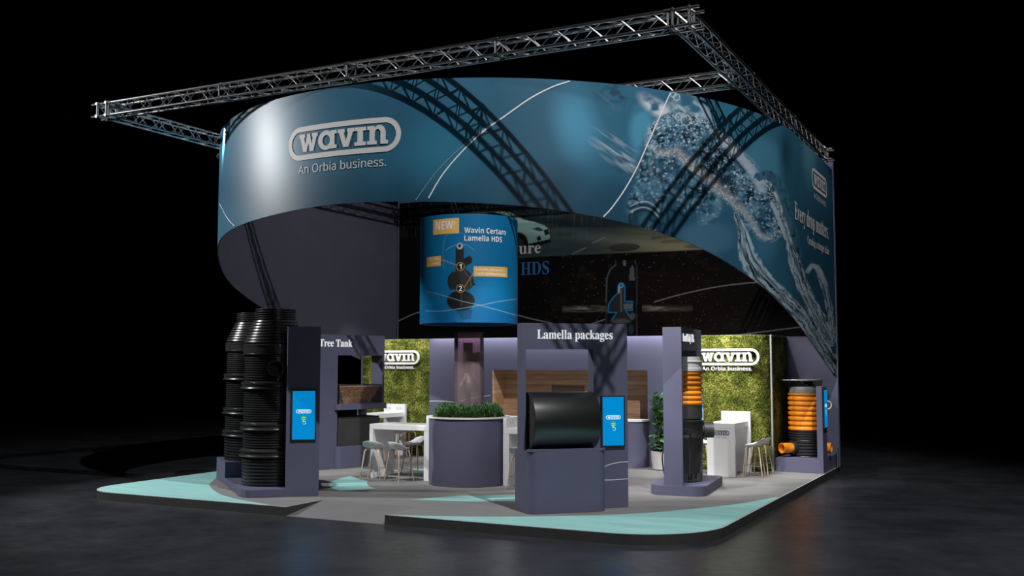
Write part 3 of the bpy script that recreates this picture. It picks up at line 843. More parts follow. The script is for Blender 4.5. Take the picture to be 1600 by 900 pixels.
for k in range(26):                                            # loose drops round the head of the link
    a = 2.2+2.6*RNG.random(); rr = 30+16*RNG.random()
    cx, cy = 1052+rr*math.cos(a)*1.0, 224+rr*math.sin(a)*.9
    q = 1.2+3.2*RNG.random()
    A.blob(cx, cy, q, q, bc(150, 178, 192), .7, .9)
for (cx, cy, q) in ((1072, 188, 8), (1060, 183, 5), (1040, 172, 3), (1057, 152, 5), (1052, 148, 4)):
    A.line(ellipse(cx, cy, q, q, 14)+[ellipse(cx, cy, q, q, 14)[0]], .8, bc(196, 208, 214), .7)
# smooth white rim behind it
rim = smooth_pts([(1132, 222), (1150, 238), (1168, 258), (1182, 280), (1190, 296)], 8)
d, al, sd = dist_line(AX, AY, rim)
A.mix(bc(186, 192, 204), (1-sstep(1.5, 10, d))*(.55+.5*fbm(AX/7, AY/10, 3)))
A.mix(bc(120, 160, 182), (1-sstep(4, 14, d))*.35)
A.line([(1150, 252), (1164, 268)], 2.2, bc(34, 58, 74), .9, 1.5)
# second link
lk = smooth_pts([(1186, 278), (1200, 276), (1214, 288), (1224, 312), (1232, 340), (1241, 372), (1246, 398), (1248, 420)], 8)
d, al, sd = dist_line(AX, AY, lk)
hw = np.interp(al, [0, 40, 150], [9, 12, 7])
m_ = 1-sstep(.8, 1.05, d/hw)
A.C = A.C*(1-m_[..., None])+(np.asarray(bc(54, 96, 118))*(.55+.9*fbm(AX/4, AY/9, 3))[..., None])*m_[..., None]
A.mix(bc(196, 200, 206), m_*sstep(.35, .8, d/hw)*(sd < 0)*sstep(.3, .55, fbm(AX/5, AY/9))*.9)
A.mix(bc(22, 46, 62), m_*sstep(.55, .75, fbm(AX/3.2, AY/8+4, 3))*.8)
d, al, sd = dist_line(AX, AY, smooth_pts([(1206, 318), (1216, 340), (1228, 372)], 6))
A.mix(bc(170, 186, 194), (1-sstep(2, 4, d))*.8)
# knot under the main arm
bubbly(ell(1162, 352, 16, 12, .5, .5), 2.6, DK, bc(96, 132, 148), WH, .4, 4)
# strands running down to the wall
def strand(pts, w0, w1, ang, seed):
    q = smooth_pts(pts, 8); d, al, sd = dist_line(AX, AY, q); L = al.max()
    hw = (w0+(w1-w0)*al/(L+1e-6))*(.25+.75*sstep(0, .28, al/(L+1e-6))); rr = (d*sd)/hw
    m = 1-sstep(.72, 1.02, np.abs(rr)+.6*(fbm(AX/7+seed, AY/9, 3)-.5))
    tex = sstep(.28, .72, fbm(rr*8+seed+3*fbm(AX/14, AY/18, 2), al/42, 4))
    col = np.asarray(bc(16, 42, 58))*(1-tex)[..., None]+np.asarray(bc(158, 182, 194))*tex[..., None]
    e1, e2, ev = cells(AX/2.2+seed, AY/2.2)
    bub = sstep(.25, .6, al/L)*(ev > .6)*(e1 < .45)
    col = col*(1-bub[..., None]*.55)+np.asarray(bc(176, 190, 196))*bub[..., None]*.55
    dk = sstep(.60, .74, fbm(rr*4+3, al/14+seed, 3)); col = col*(1-.6*dk[..., None])
    A.C = A.C*(1-m[..., None])+col*m[..., None]
    A.mix(bc(170, 190, 200), (1-sstep(0, 2.2, np.abs(d-hw*.8)))*sstep(.42, .66, fbm(AX/5+seed, AY/8, 3))*.8)
    A.mix(bc(12, 34, 48), (1-sstep(0, 3, np.abs(d-hw*.45)))*sstep(.48, .7, fbm(AX/5+seed+9, AY/10, 3))*.6)
strand([(1150, 335), (1160, 362), (1168, 398), (1190, 434), (1222, 466), (1252, 500), (1276, 534), (1303, 580)], 17, 15, .9, 2)
strand([(1228, 360), (1238, 398), (1246, 424), (1258, 456), (1276, 492), (1298, 530)], 9, 12, .9, 13)
strand([(1264, 420), (1274, 416), (1286, 440), (1295, 476), (1302, 520)], 6, 5, .9, 21)
d, al, sd = dist_line(AX, AY, [(1262, 424), (1268, 415), (1278, 418), (1288, 440)])
A.mix(bc(168, 184, 194), (1-sstep(2, 5, d))*.6)
A.C = np.where(hid[..., None], np.asarray(bc(38, 84, 108)), A.C)
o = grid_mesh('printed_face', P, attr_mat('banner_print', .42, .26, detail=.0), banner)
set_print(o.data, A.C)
# thin printed arcs and lettering
def ban_line(pix, wpx, name='printed_arc', m='linewhite'):
    q = smooth_pts([ban_hit(*p) for p in pix], 6)
    q = [(a, b) for a, b in q if b < BT-.01 and b > bot(a)+.01]
    return shape_obj(name, [ribbon2d(q, wpx)], lambda u, v, d: ban_pt(u, v, d), M[m], banner, off=.012)
ban_line([(667.5, 314), (690, 275), (720, 239), (752.5, 207.5), (790, 180.5), (828, 154), (862, 136.5), (890, 127)], .021)
ban_line([(1048.5, 142), (1035, 172), (1015, 217), (995, 262), (975, 297), (955, 325), (942, 339)], .022)
M['linefaint'] = mat('faint_line_print', (.16, .30, .36), .6, var=.02)
ban_line([(650, 313), (685, 265), (730, 222), (770, 192)], .012, m='linefaint')
ban_line([(343.5, 318), (347.5, 325), (357, 342), (367, 353)], .014)
def ban_logo(s0, s1, z, name):
    k = (s1-s0)/7.39; sc_ = (s0+s1)/2
    pl = lambda u, v, d: ban_pt(sc_+u, z+v, d)
    shape_obj('logo_outline', scl(RING, k), pl, M['logo'], banner, off=.012)
    shape_obj('logo_lettering', scl(LETTERS, k), pl, M['logo'], banner, off=.012)
    return sc_, k
sa, za = ban_hit(451.5, 229); sb_, zb = ban_hit(627, 208)
ban_logo(sa, sb_, (za+zb)/2, 'front')
s0, z0 = ban_hit(467, 272); s1, z1 = ban_hit(603, 260)
vs, fs = text2d('An Orbia business.', 'sans', width=s1-s0)
shape_obj('tagline_lettering', [(vs, fs)], lambda u, v, d: ban_pt(s0+u, (z0+z1)/2+v, d), M['logo'], banner, off=.012)
sa, za = ban_hit(1267.5, 272); sb_, zb = ban_hit(1291.5, 300)
ban_logo(sa, sb_, (za+zb)/2-.0, 'right')
def ban_text(t, kind, p0, p1, h, name):
    a, za = ban_hit(*p0); b, zb = ban_hit(*p1)
    vs, fs = text2d(t, kind, width=b-a, height=h)
    shape_obj(name, [(vs, fs)], lambda u, v, d: ban_pt(a+u, (za+zb)/2+v, d), M['logo'], banner, off=.012)
ban_text('An Orbia business.', 'sans', (1271, 310), (1290, 323), .13, 'tagline_lettering')
ban_text('Every drop matters.', 'serif', (1241, 343), (1294, 373), .36, 'slogan_lettering')
ban_text('Creating a stronger chain', 'serif', (1261, 382), (1294.5, 397), .18, 'slogan_lettering')

# ================================================================== LIGHTING TRUSS
def truss_beam(label, p0, p1, pitch=.50):
    """box truss of four chords 24 cm apart with zigzag bracing; axis p0 -> p1 in plan, centre height 7.24"""
    p0 = Vector((*p0, 7.24)); p1 = Vector((*p1, 7.24)); L = (p1-p0).length; ang = math.atan2(p1.y-p0.y, p1.x-p0.x)
    t = thing('lighting_truss', label, 'truss', p0, ang, 'aluminium truss beams of the overhead frame')
    h = .12
    for sy in (-1, 1):
        for sz in (-1, 1):
            mb = MB(); mb.tube([(0, sy*h, sz*h), (L, sy*h, sz*h)], .025, 10); mb.build('chord', M['alu'], t)
    n = int(round(L/pitch)); st = L/n
    mb = MB()
    for face in range(4):
        for k in range(n):
            xa, xm, xb = k*st, (k+.5)*st, (k+1)*st
            if face < 2: q = [(xa, (-1, 1)[face]*h, -h), (xm, (-1, 1)[face]*h, h), (xb, (-1, 1)[face]*h, -h)]
            else: q = [(xa, -h, (-1, 1)[face-2]*h), (xm, h, (-1, 1)[face-2]*h), (xb, -h, (-1, 1)[face-2]*h)]
            mb.tube(q[:2], .0095, 5); mb.tube(q[1:], .0095, 5)
    mb.build('bracing', M['alu'], t)
    m = max(1, int(round(L/2.95)))
    for k in range(0, m+1):
        mb = MB(); xx = min(max(k*L/m, .03), L-.03)
        for a, b in (((-h, -h), (h, -h)), ((h, -h), (h, h)), ((h, h), (-h, h)), ((-h, h), (-h, -h))):
            mb.tube([(xx, *a), (xx, *b)], .016, 6)
        for sy in (-1, 1):
            for sz in (-1, 1):
                mb.tube([(xx-.05, sy*h, sz*h), (xx+.05, sy*h, sz*h)], .031, 8)
        mb.build('coupler_frame', M['aludark'], t)
    return t
TL, TR, TF, TB, TM = -11.50, -.06, -.13, 10.40, 3.15
truss_beam('front truss beam above the banner, spanning the stand width', (TL+.16, TF), (TR-.16, TF))
truss_beam('right-hand truss beam running back to the tall rear wall', (TR, TF+.16), (TR, TB-.16))
truss_beam('left-hand truss beam running back behind the banner', (TL, TF+.16), (TL, TB-.16))
truss_beam('rear truss beam across the back, over the mural', (TL+.16, TB), (TR-.16, TB))
truss_beam('middle cross truss beam joining the two side beams', (TL+.16, TM), (TR-.16, TM))
def truss_corner(label, x, y, sx, sy):
    t = thing('truss_corner', label, 'truss corner', (x, y, 7.24), 0, 'corner blocks of the overhead frame')
    h = .12
    mb = MB()
    for a in (-1, 1):
        for b in (-1, 1):
            mb.tube([(a*h, b*h, -.155), (a*h, b*h, .155)], .024, 8)
    mb.build('upright', M['aludark'], t)
    mb = MB()
    for b in (-1, 1):
        for c in (-1, 1):
            mb.tube([(-.16 if sx > 0 else -.27, b*h, c*h), (.27 if sx > 0 else .16, b*h, c*h)], .025, 8)
            mb.tube([(b*h, -.16, c*h), (b*h, .16, c*h)], .025, 8)
    mb.tube([(-h, -h, h), (h, -h, -h)], .010, 5); mb.tube([(h, -h, h), (h, h, -h)], .010, 5); mb.tube([(-h, h, h), (h, h, -h)], .01, 5)
    mb.build('cross_tube', M['alu'], t)
    return t
truss_corner('near right truss corner block, the highest point of the frame in view', TR, TF, 1, -1)
truss_corner('front left truss corner block at the far left end of the frame', TL, TF, -1, -1)
truss_corner('rear right truss corner block beside the top of the tall wall', TR, TB, 1, 1)
truss_corner('rear left truss corner block hidden behind the banner', TL, TB, -1, 1)
# hanging stage lights
def stage_light(label, x, y, z, aim):
    t = thing('stage_spotlight', label, 'spotlight', (x, y, z), 0)
    d = (Vector(aim)-Vector((x, y, z))).normalized()
    q = d.to_track_quat('Z', 'Y').to_matrix()
    mb = MB(); mb.lathe([(.05, -.14), (.075, -.13), (.08, .10), (.10, .12), (.10, .16), (.088, .16), (.07, .12)], 18, (0, 0, -.06), q); mb.build('housing', M['blackmatt'], t)
    mb = MB(); mb.tube([(-.09, 0, -.06), (-.1, 0, .05), (0, 0, .09), (.1, 0, .05), (.09, 0, -.06)], .010, 6); mb.build('yoke', M['blackmatt'], t)
    mb = MB(); mb.box(-.03, .03, -.03, .03, .085, .20); mb.build('clamp', M['aludark'], t)
    return t
stage_light('black spotlight under the left-hand truss beam by the banner edge', -11.42, 2.95, 6.93, (-8, 9, 2))

# ================================================================== HANGING CYLINDER SIGN
HC = Vector((-6.08, 4.4, 0)); HR, HZ0, HZ1 = 1.0, 3.21, 5.33
hang = thing('hanging_cylinder_sign', 'round blue hanging sign with a product picture, above the central planter', 'hanging sign', (HC.x, HC.y, HZ0))
na, nz = 640, 250
aa = np.linspace(0, 2*PI, na); zz = np.linspace(0, HZ1-HZ0, nz)
AG, ZG = np.meshgrid(aa, zz, indexing='ij')
view = math.atan2(CAM.y-HC.y, CAM.x-HC.x)
# angle measured to the right of the line of sight; flat art unit: picture px at the front, wrapped by arc length
P = np.stack([HR*np.cos(AG), HR*np.sin(AG), ZG], -1)
rel = (AG-view+PI) % (2*PI)-PI
PX, PY = proj_np(P+np.array((HC.x, HC.y, HZ0)))
front = np.abs(rel) < 1.5
AX = np.where(front, PX, 2000); AY = PY
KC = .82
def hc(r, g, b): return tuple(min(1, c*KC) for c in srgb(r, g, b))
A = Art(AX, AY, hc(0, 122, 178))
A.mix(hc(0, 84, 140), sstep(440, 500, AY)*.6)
A.blob(735, 400, 40, 45, hc(0, 134, 200), .5, 1)
body = [(712, 425), (712, 384), (716, 381), (722, 381), (725, 386), (725, 404), (734, 399), (738, 404), (737, 411), (728, 416), (728, 421), (736, 428), (741, 440), (738, 449), (732, 453), (703, 453), (699, 443), (700, 432), (706, 425)]
A.poly(body, hc(40, 42, 46))
A.poly([(707, 424), (728, 421), (733, 452), (722, 453), (716, 425)], hc(56, 58, 62))
A.line([(726, 424), (735, 436), (736, 448)], 1.1, hc(96, 100, 106), .7, 1)
A.blob(731, 407, 7, 6, hc(24, 25, 28), .9, .3)
A.blob(718.5, 384.5, 5.5, 5.5, hc(196, 200, 206), 1, .15); A.blob(718, 384, 2.6, 2.8, hc(40, 44, 52), 1, .2)
A.poly([(738, 440), (744, 445), (739, 446)], hc(22, 24, 28))
A.blob(720, 470, 23, 17, hc(20, 22, 26), 1, .12); A.poly([(712, 484), (738, 484), (736, 498), (722, 500)], hc(0, 60, 100), .6)
A.line([(721, 460), (721, 476)], 1.2, hc(70, 72, 76), .7, 1.2)
A.line(smooth_pts([(697, 391), (706, 385), (716, 382)], 5), .6, hc(120, 170, 200), .8); A.line(smooth_pts([(722, 382), (732, 384), (741, 391)], 5), .6, hc(120, 170, 200), .8)
A.line(smooth_pts([(694, 420), (692, 395), (695, 372), (700, 366)], 5), .9, hc(90, 150, 195), .6, 1)
A.line([(700, 366), (720, 364), (740, 370)], .6, hc(90, 150, 195), .5, 1)
for cx, cy in ((719.5, 416.5), (719.5, 451)):
    A.blob(cx, cy, 6.8, 6.8, hc(214, 158, 60), 1, .06); A.blob(cx, cy, 5.8, 5.8, hc(24, 28, 34), 1, .06)
A.line([(689, 405.5), (713, 414)], .5, hc(214, 158, 60), 1, .4); A.line([(740, 426), (726, 448)], .5, hc(214, 158, 60), 1, .4)
A.line(smooth_pts([(665, 456), (675, 457), (697, 463), (720, 470), (750, 477), (780, 485), (815, 495)], 6), .45, hc(150, 180, 200), .8, .4)
A.line(smooth_pts([(665, 486), (690, 486), (720, 482), (750, 477), (780, 471), (815, 466)], 6), .45, hc(150, 180, 200), .8, .4)
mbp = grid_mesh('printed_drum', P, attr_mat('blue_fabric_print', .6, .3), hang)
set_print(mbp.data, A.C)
P2 = np.stack([(HR-.012)*np.cos(AG[::8, ::24]), (HR-.012)*np.sin(AG[::8, ::24]), ZG[::8, ::24]], -1)
tag(grid_mesh('inner_face', P2, mat('blue_fabric_inside', (.004, .10, .30), .7), hang, flip=True), 'plain blue inside')
mb = MB()
for z_ in (0, HZ1-HZ0):
    mb.tube([((HR-.006)*math.cos(2*PI*k/64), (HR-.006)*math.sin(2*PI*k/64), z_) for k in range(64)], .008, 6, closed=True)
mb.tube([(-HR+.01, 0, HZ1-HZ0), (HR-.01, 0, HZ1-HZ0)], .012, 6); mb.tube([(0, -HR+.01, HZ1-HZ0), (0, HR-.01, HZ1-HZ0)], .012, 6)
mb.build('hoop_frame', mat('blue_frame_paint', (.01, .16, .36), .5), hang)
def cyl_hit(px, py):
    r = ray(px, py); o = CAM-Vector((HC.x, HC.y, 0))
    a = r.x**2+r.y**2; b = o.x*r.x+o.y*r.y; c = o.x**2+o.y**2-HR*HR
    t = (-b-math.sqrt(max(0, b*b-a*c)))/a; p = o+r*t
    an = math.atan2(p.y, p.x)-view; an = (an+PI) % (2*PI)-PI
    return an*HR, CAM.z+r.z*t-HZ0
cp = lambda u, v, d: Vector(((HR+d)*math.cos(view+u/HR), (HR+d)*math.sin(view+u/HR), v))
def cyl_quad(px, name, m, off=.004):
    """label patch given by four picture corners (tl, tr, br, bl)"""
    q = [cyl_hit(*p) for p in px]; n = 10; vs = []; fs = []
    for j in range(2):
        for k in range(n+1):
            t = k/n; a, b = (q[0], q[1]) if j == 0 else (q[3], q[2])
            vs.append((a[0]+(b[0]-a[0])*t, a[1]+(b[1]-a[1])*t))
    fs = [(k, k+1, n+2+k, n+1+k) for k in range(n)]
    return shape_obj(name, [(vs, [f[::-1] for f in fs])], cp, M[m], hang, off=off)
cyl_quad([(677, 343.8), (717.5, 340.5), (717.2, 364.5), (677, 367.5)], 'corner_label', 'oranget')
cyl_quad([(667, 402.5), (689, 399.5), (689, 415.5), (667, 418)], 'callout_label', 'oranget')
cyl_quad([(740, 416), (792.5, 417.8), (792.5, 433.5), (740, 432)], 'callout_label', 'oranget')
def cyl_text(t, kind, p0, p1, h, m='signwhite', name='lettering', off=.007):
    a = cyl_hit(*p0); b = cyl_hit(*p1)
    vs, fs = text2d(t, kind, width=b[0]-a[0], height=h)
    sl = (b[1]-a[1])/(b[0]-a[0])*0
    shape_obj(name, [([(u, v) for u, v in vs], fs)], lambda u, v, d: cp(a[0]+u, (a[1]+b[1])/2+v, d), M[m], hang, off=off)
cyl_text('NEW!', 'sansbold', (681, 359.5), (711, 358), .165)
cyl_text('Wavin Certaro', 'sansbold', (725.5, 365), (790, 366.5), .105)
cyl_text('Lamella HDS', 'sansbold', (725.5, 377), (784, 378), .105)
cyl_text('Lamella allows for', 'sansbold', (744, 423), (786, 424.5), .05)
cyl_text('swift sedimentation', 'sansbold', (744, 429.5), (789, 431), .05)
cyl_text('Removable', 'sansbold', (671, 407.2), (686, 406.4), .045)
cyl_text('insert', 'sansbold', (675, 413.8), (686, 413), .045)
cyl_text('1', 'sansbold', (717.6, 420.3), (721.6, 420.3), .10)
cyl_text('2', 'sansbold', (717.2, 455), (722.0, 455), .10)
mb = MB()
for ox in (-.26, -.17, .17, .27):
    dx, dy = RT.x*ox, RT.y*ox
    mb = MB(); mb.tube([(dx, dy, HZ1-HZ0), (dx, TM-HC.y+dy*.2, 7.12-HZ0)], .006, 5); mb.build('suspension_wire', M['cable'], hang)

# ================================================================== CENTRAL PLANTER DRUM WITH TABLES
DC = (-6.08, 4.42)
drum = thing('round_planter', 'round violet planter drum with a white rim at the centre of the stand', 'planter', (*DC, 0))
mb = MB(); mb.lathe([(.81, 0), (.81, 1.315), (.77, 1.315), (.77, 1.22), (.0, 1.22)], 72, cap=False); mb.build('drum', M['purple'], drum)
mb = MB(); mb.lathe([(.835, 1.315), (.835, 1.345), (.765, 1.345), (.765, 1.315)], 72, cap=False); tag(mb.build('rim', M['white'], drum), 'white rim')
mb = MB(); mb.lathe([(.77, 1.20), (.77, 1.27), (.0, 1.28)], 36, cap=False); mb.build('soil', M['soil'], drum)

def socket_plate(parent, x, z, place):
    k = [0]
    vs = [(-.045, -.032), (.045, -.032), (.045, .032), (-.045, .032)]
    o = shape_obj('socket_plate', [([(u+x, v+z) for u, v in vs], [(0, 1, 2, 3)])], place, M['letterwhite'], parent, thick=.008, off=.001)
    c = ellipse(x, z, .020, .020, 14)
    shape_obj('socket', [(c, [tuple(range(14))])], place, M['socketgrey'], o, off=.0105)
def bar_table_x(label, x0, x1, y0, y1, upright_at, face_right):
    """waterfall table running along x; raised upstand at one end"""
    t = thing('bar_table', label, 'table', (x0, y0, 0)); L = x1-x0; D = y1-y0
    mb = MB(); mb.box(0, L, 0, D, 1.02, 1.13); bevel(mb.build('table_top', M['white'], t), .006)
    mb = MB(); mb.box(0, .085, .001, D-.001, 0, 1.0195) if upright_at == 'r' else mb.box(L-.085, L, .001, D-.001, 0, 1.0195); mb.build('end_panel', M['white'], t)
    xx = (L-.13, L) if upright_at == 'r' else (0, .13)
    mb = MB(); mb.box(xx[0], xx[1], .001, D-.001, 0, 1.0195); mb.build('end_panel', M['white'], t)
    mb = MB(); ux = (L-.075, L) if upright_at == 'r' else (0, .075)
    mb.box(ux[0], ux[1], 0, D, 1.1305, 1.335); us = mb.build('upstand', M['white'], t); bevel(us, .004)
    if face_right:
        for yy in (.16, .26, D-.26, D-.16):
            socket_plate(us, yy, 1.24, lambda u, v, d: Vector((ux[1]+d, u, v)))
    return t
bar_table_x('white waterfall bar table with two stools in front, left of the round planter', -8.42, -6.935, 4.28, 5.10, 'r', False)
bar_table_x('white waterfall bar table right of the round planter, mostly behind the lamella stand', -5.225, -3.74, 4.28, 5.10, 'l', True)
def bar_table_y(label, x0, x1, y0, y1, logo):
    t = thing('bar_table', label, 'table', (x0, y0, 0)); Wd = x1-x0; D = y1-y0
    mb = MB(); mb.box(0, Wd, 0, D, 1.02, 1.13); bevel(mb.build('table_top', M['white'], t), .006)
    mb = MB(); mb.box(.001, Wd-.001, .002, .09, 0, 1.0195); mb.build('end_panel', M['white'], t)
    mb = MB(); mb.box(.0, Wd+.05, D-.08, D, 0, 1.34); us = mb.build('upstand', M['white'], t); bevel(us, .004)
    for xx in (.10, .19, Wd-.19, Wd-.10): socket_plate(us, xx, 1.235, lambda u, v, d: Vector((u, D-.08-d, v)))
    if logo:
        pl = lambda u, v, d: Vector((Wd/2+u-.01, .002-d, .925+v)); k = .40/7.39
        shape_obj('logo_outline', scl(RING, k), pl, M['navy'], t, off=.002)
        shape_obj('logo_lettering', scl(LETTERS, k), pl, M['navy'], t, off=.002)
        vs, fs = text2d('An Orbia business.', 'sans', width=.30, align='c')
        shape_obj('tagline_lettering', [([(u, v-.105) for u, v in vs], fs)], pl, M['navy'], t, off=.002)
    return t
bar_table_y('white bar table with a dark logo on its end panel, against the right moss wall', -2.15, -1.54, 7.88, 9.12, True)
bar_table_y('white bar table against the left moss wall, behind the tree tank stand', -11.29, -10.67, 7.86, 9.12, False)

# ---- bar stools
def stool_proto():
    t = thing('bar_stool', 'bar stool', 'stool', (0, 0, 0), 0, 'white bar stools with oak legs')
    mb = MB(); nr, nt_ = 10, 40; rings = []
    top = []; 
    def surf(r, a, dz=0):
        # back of the shell towards -y
        x = .235*r*math.cos(a); y = .205*r*math.sin(a)-.02
        back = max(0, -math.sin(a)); back = back**1.2
        side = abs(math.cos(a))**2
        z = .655+(r**2.6)*(0.155*back+.06*side*(.6+.4*back)+.004)-.012*(1-r*r)
        return (x, y-.02*back*r, z+dz)
    vs = []
    for d in (0, -.016):
        for i in range(nr+1):
            for k in range(nt_): vs.append(surf(max(i/nr, .001), 2*PI*k/nt_, d))
    fs = []; o2 = (nr+1)*nt_
    for i in range(nr):
        for k in range(nt_):
            j = (k+1) % nt_
            fs.append((i*nt_+k, (i+1)*nt_+k, (i+1)*nt_+j, i*nt_+j)); fs.append((o2+i*nt_+k, o2+i*nt_+j, o2+(i+1)*nt_+j, o2+(i+1)*nt_+k))
    for k in range(nt_):
        j = (k+1) % nt_; fs.append((nr*nt_+k, o2+nr*nt_+k, o2+nr*nt_+j, nr*nt_+j))
    mb.add(vs, fs, True); mb.build('seat', M['seat'], t)
    for sx in (-1, 1):
        for sy in (-1, 1):
            mb = MB()
            q = [(sx*.225, sy*.205, 0), (sx*.20, sy*.182, .20), (sx*.165, sy*.150, .48), (sx*.152, sy*.138, .585), (sx*.135, sy*.122, .617), (sx*.105, sy*.10, .628), (sx*.05, sy*.05, .630)]
            mb.tube(q, [.012, .014, .0165, .017, .0165, .015, .014], 10); mb.build('leg', M['oak'], t)
    mb = MB(); q = [(sx*.196, sy*.178, .23) for sx, sy in ((-1, -1), (1, -1), (1, 1), (-1, 1))]
    for a, b in zip(q, q[1:]+q[:1]): mb.tube([a, b], .006, 8)
    mb.build('footrest', M['chrome'], t)
    return t
st0 = stool_proto()
stools = [
    ((-8.16, 4.08), 12, 'white bar stool, front left of the two before the left planter table'),
    ((-7.53, 4.07), -14, 'white bar stool before the left planter table, nearer the planter'),
    ((-7.98, 5.36), 150, 'white bar stool on the far side of the left planter table, seat seen whole'),
    ((-7.22, 5.42), 175, 'white bar stool beyond the left planter table, its seat edge peeping past the planter panel'),
    ((-10.42, 8.86), -90+180, 'bar stool under the left moss wall table, nearer the moss'),
    ((-10.42, 8.32), 88, 'bar stool under the left moss wall table, nearer the front'),
    ((-4.70, 4.06), 4, 'white bar stool beside the right planter table, half hidden by the lamella stand'),
    ((-1.24, 8.27), 90+6, 'white bar stool right of the logo table, nearer the front'),
    ((-1.22, 8.82), 90, 'white bar stool right of the logo table, nearer the moss wall'),
    ((-2.40, 8.42), -94, 'white bar stool left of the logo table, mostly behind the road gully stand'),
]
for i, ((x, y), a, lb) in enumerate(stools):
    if i == 0: st0.location = (x, y, 0); st0.rotation_euler[2] = R(a); st0['label'] = lb
    else: dup(st0, (x, y, 0), R(a), lb)

# ---- shrubs in the planter
def shrub_mesh(seed, r=.165, h=.27, n=330):
    rg = random.Random(seed); mb = MB()
    for k in range(n):
        a = rg.random()*2*PI; e = math.acos(1-rg.random()*1.0); rr = (.55+.45*rg.random()**.5)
        p = Vector((math.cos(a)*math.sin(e)*r*rr, math.sin(a)*math.sin(e)*r*rr, .03+math.cos(e)*h*rr))
        d = (p-Vector((0, 0, -.03))).normalized(); d = (d+Vector((rg.gauss(0, .3), rg.gauss(0, .3), .35+rg.gauss(0, .2)))).normalized()
        sdv = d.cross(Vector((rg.gauss(0, 1), rg.gauss(0, 1), rg.gauss(0, 1)))).normalized(); nn = sdv.cross(d)
        L = .055+.035*rg.random(); w = L*.24
        mb.add([p, p+d*L*.5+sdv*w+nn*.004, p+d*L, p+d*L*.5-sdv*w+nn*.004], [(0, 1, 2, 3)], False)
    return mb
sp = [shrub_mesh(k) for k in range(4)]
meshes = []
k = 0
places = []
for ring, n, off in ((.53, 14, .1),):
    for q in range(n): places.append((ring, 2*PI*(q+off)/n))
first = {}
where = {0: 'right', 1: 'rear right', 2: 'rear', 3: 'rear left', 4: 'left', 5: 'front left', 6: 'front', 7: 'front right'}
for i, (rg_, a) in enumerate(places):
    kk = i % 4; x = DC[0]+rg_*math.cos(a); y = DC[1]+rg_*math.sin(a)
    if kk not in first:
        o = thing('shrub', 'small dense green shrub planted in the round violet planter', 'plant', (x, y, 1.26), a, 'green shrubs in the round planter')
        sp[kk].build('foliage', M['leaf'], o)
        mb = MB(); mb.tube([(0, 0, -.01), (0, 0, .10)], .008, 6); mb.build('stem', M['stem'], o); first[kk] = o
    else: dup(first[kk], (x, y, 1.26), a)

# ---- acrylic display tube with a separator inside
tube = thing('display_tube', 'clear rose tinted tube standing among the planter shrubs', 'display case', (DC[0], DC[1], 1.27))
mb = MB(); mb.lathe([(.305, .0), (.305, 1.77)], 56, cap=False); mb.lathe([(.296, 1.77), (.296, .0)], 56, cap=False)
mb.lathe([(.305, 1.77), (.296, 1.77)], 56, cap=False); mb.build('acrylic_tube', M['acrylic'], tube)
mb = MB(); mb.lathe([(.0, .0), (.31, .0), (.31, .06), (.0, .06)], 40, cap=False); mb.build('base', M['charcoal'], tube)
sepr = thing('separator_model', 'dark maroon separator model inside the clear tube', 'product model', (DC[0]-.02, DC[1]-.01, 1.33))
mb = MB(); mb.lathe([(.10, .84), (.10, 1.50), (.085, 1.50), (.085, 1.40)], 28, cap=False)
mb.lathe([(.0, .50), (.225, .50), (.225, .64), (.19, .72), (.10, .88)], 32, cap=False); mb.build('cone', M['maroon'], sepr)
q = Vector((.93, .37, .03)).normalized().to_track_quat('Z', 'Y').to_matrix()
mb = MB(); mb.lathe([(.09, .03), (.095, .20), (.105, .20), (.105, .29), (.08, .29), (.08, .2)], 24, (0, 0, 1.20), q, cap=False); mb.build('side_outlet', M['maroon'], sepr)
mb = MB(); mb.lathe([(.07, .0), (.13, .04), (.215, .29), (.22, .31), (.05, .31), (.05, .50)], 30, cap=False); tag(mb.build('funnel', M['maroon'], sepr), 'lower funnel')

# ================================================================== BAR COUNTER AND POTTED PLANT
ctr = thing('reception_counter', 'violet counter with a white top in front of the wooden bar recess', 'counter', (-6, 9.0, 0))
pts = [(-1.9, .19), (-1.9, -.32), (1.72, -.32)]+[(1.72+.36*math.sin(R(a)), .04-.36*math.cos(R(a))) for a in range(0, 95, 10)]+[(2.08, .19)]
mb = MB(); mb.prism(pts, 0, 1.06); mb.build('body', M['purple'], ctr)
mb = MB(); mb.prism([(x*1.012, y if y > 0 else y-.02) for x, y in pts], 1.06, 1.10); tag(mb.build('counter_top', M['white'], ctr), 'white top')
pot = thing('potted_plant', 'large leafy green plant in a pale pot beside the counter', 'potted plant', (-3.42, 8.70, 0))
mb = MB(); mb.lathe([(.20, 0), (.235, .02), (.265, .20), (.275, .42), (.25, .42), (.245, .37), (0, .37)], 40, cap=False); mb.build('pot', M['planter'], pot)
mb = MB(); mb.lathe([(.245, .36), (.0, .385)], 24, cap=False); mb.build('soil', M['soil'], pot)
rg = random.Random(5)
mb = MB(); lf = MB()
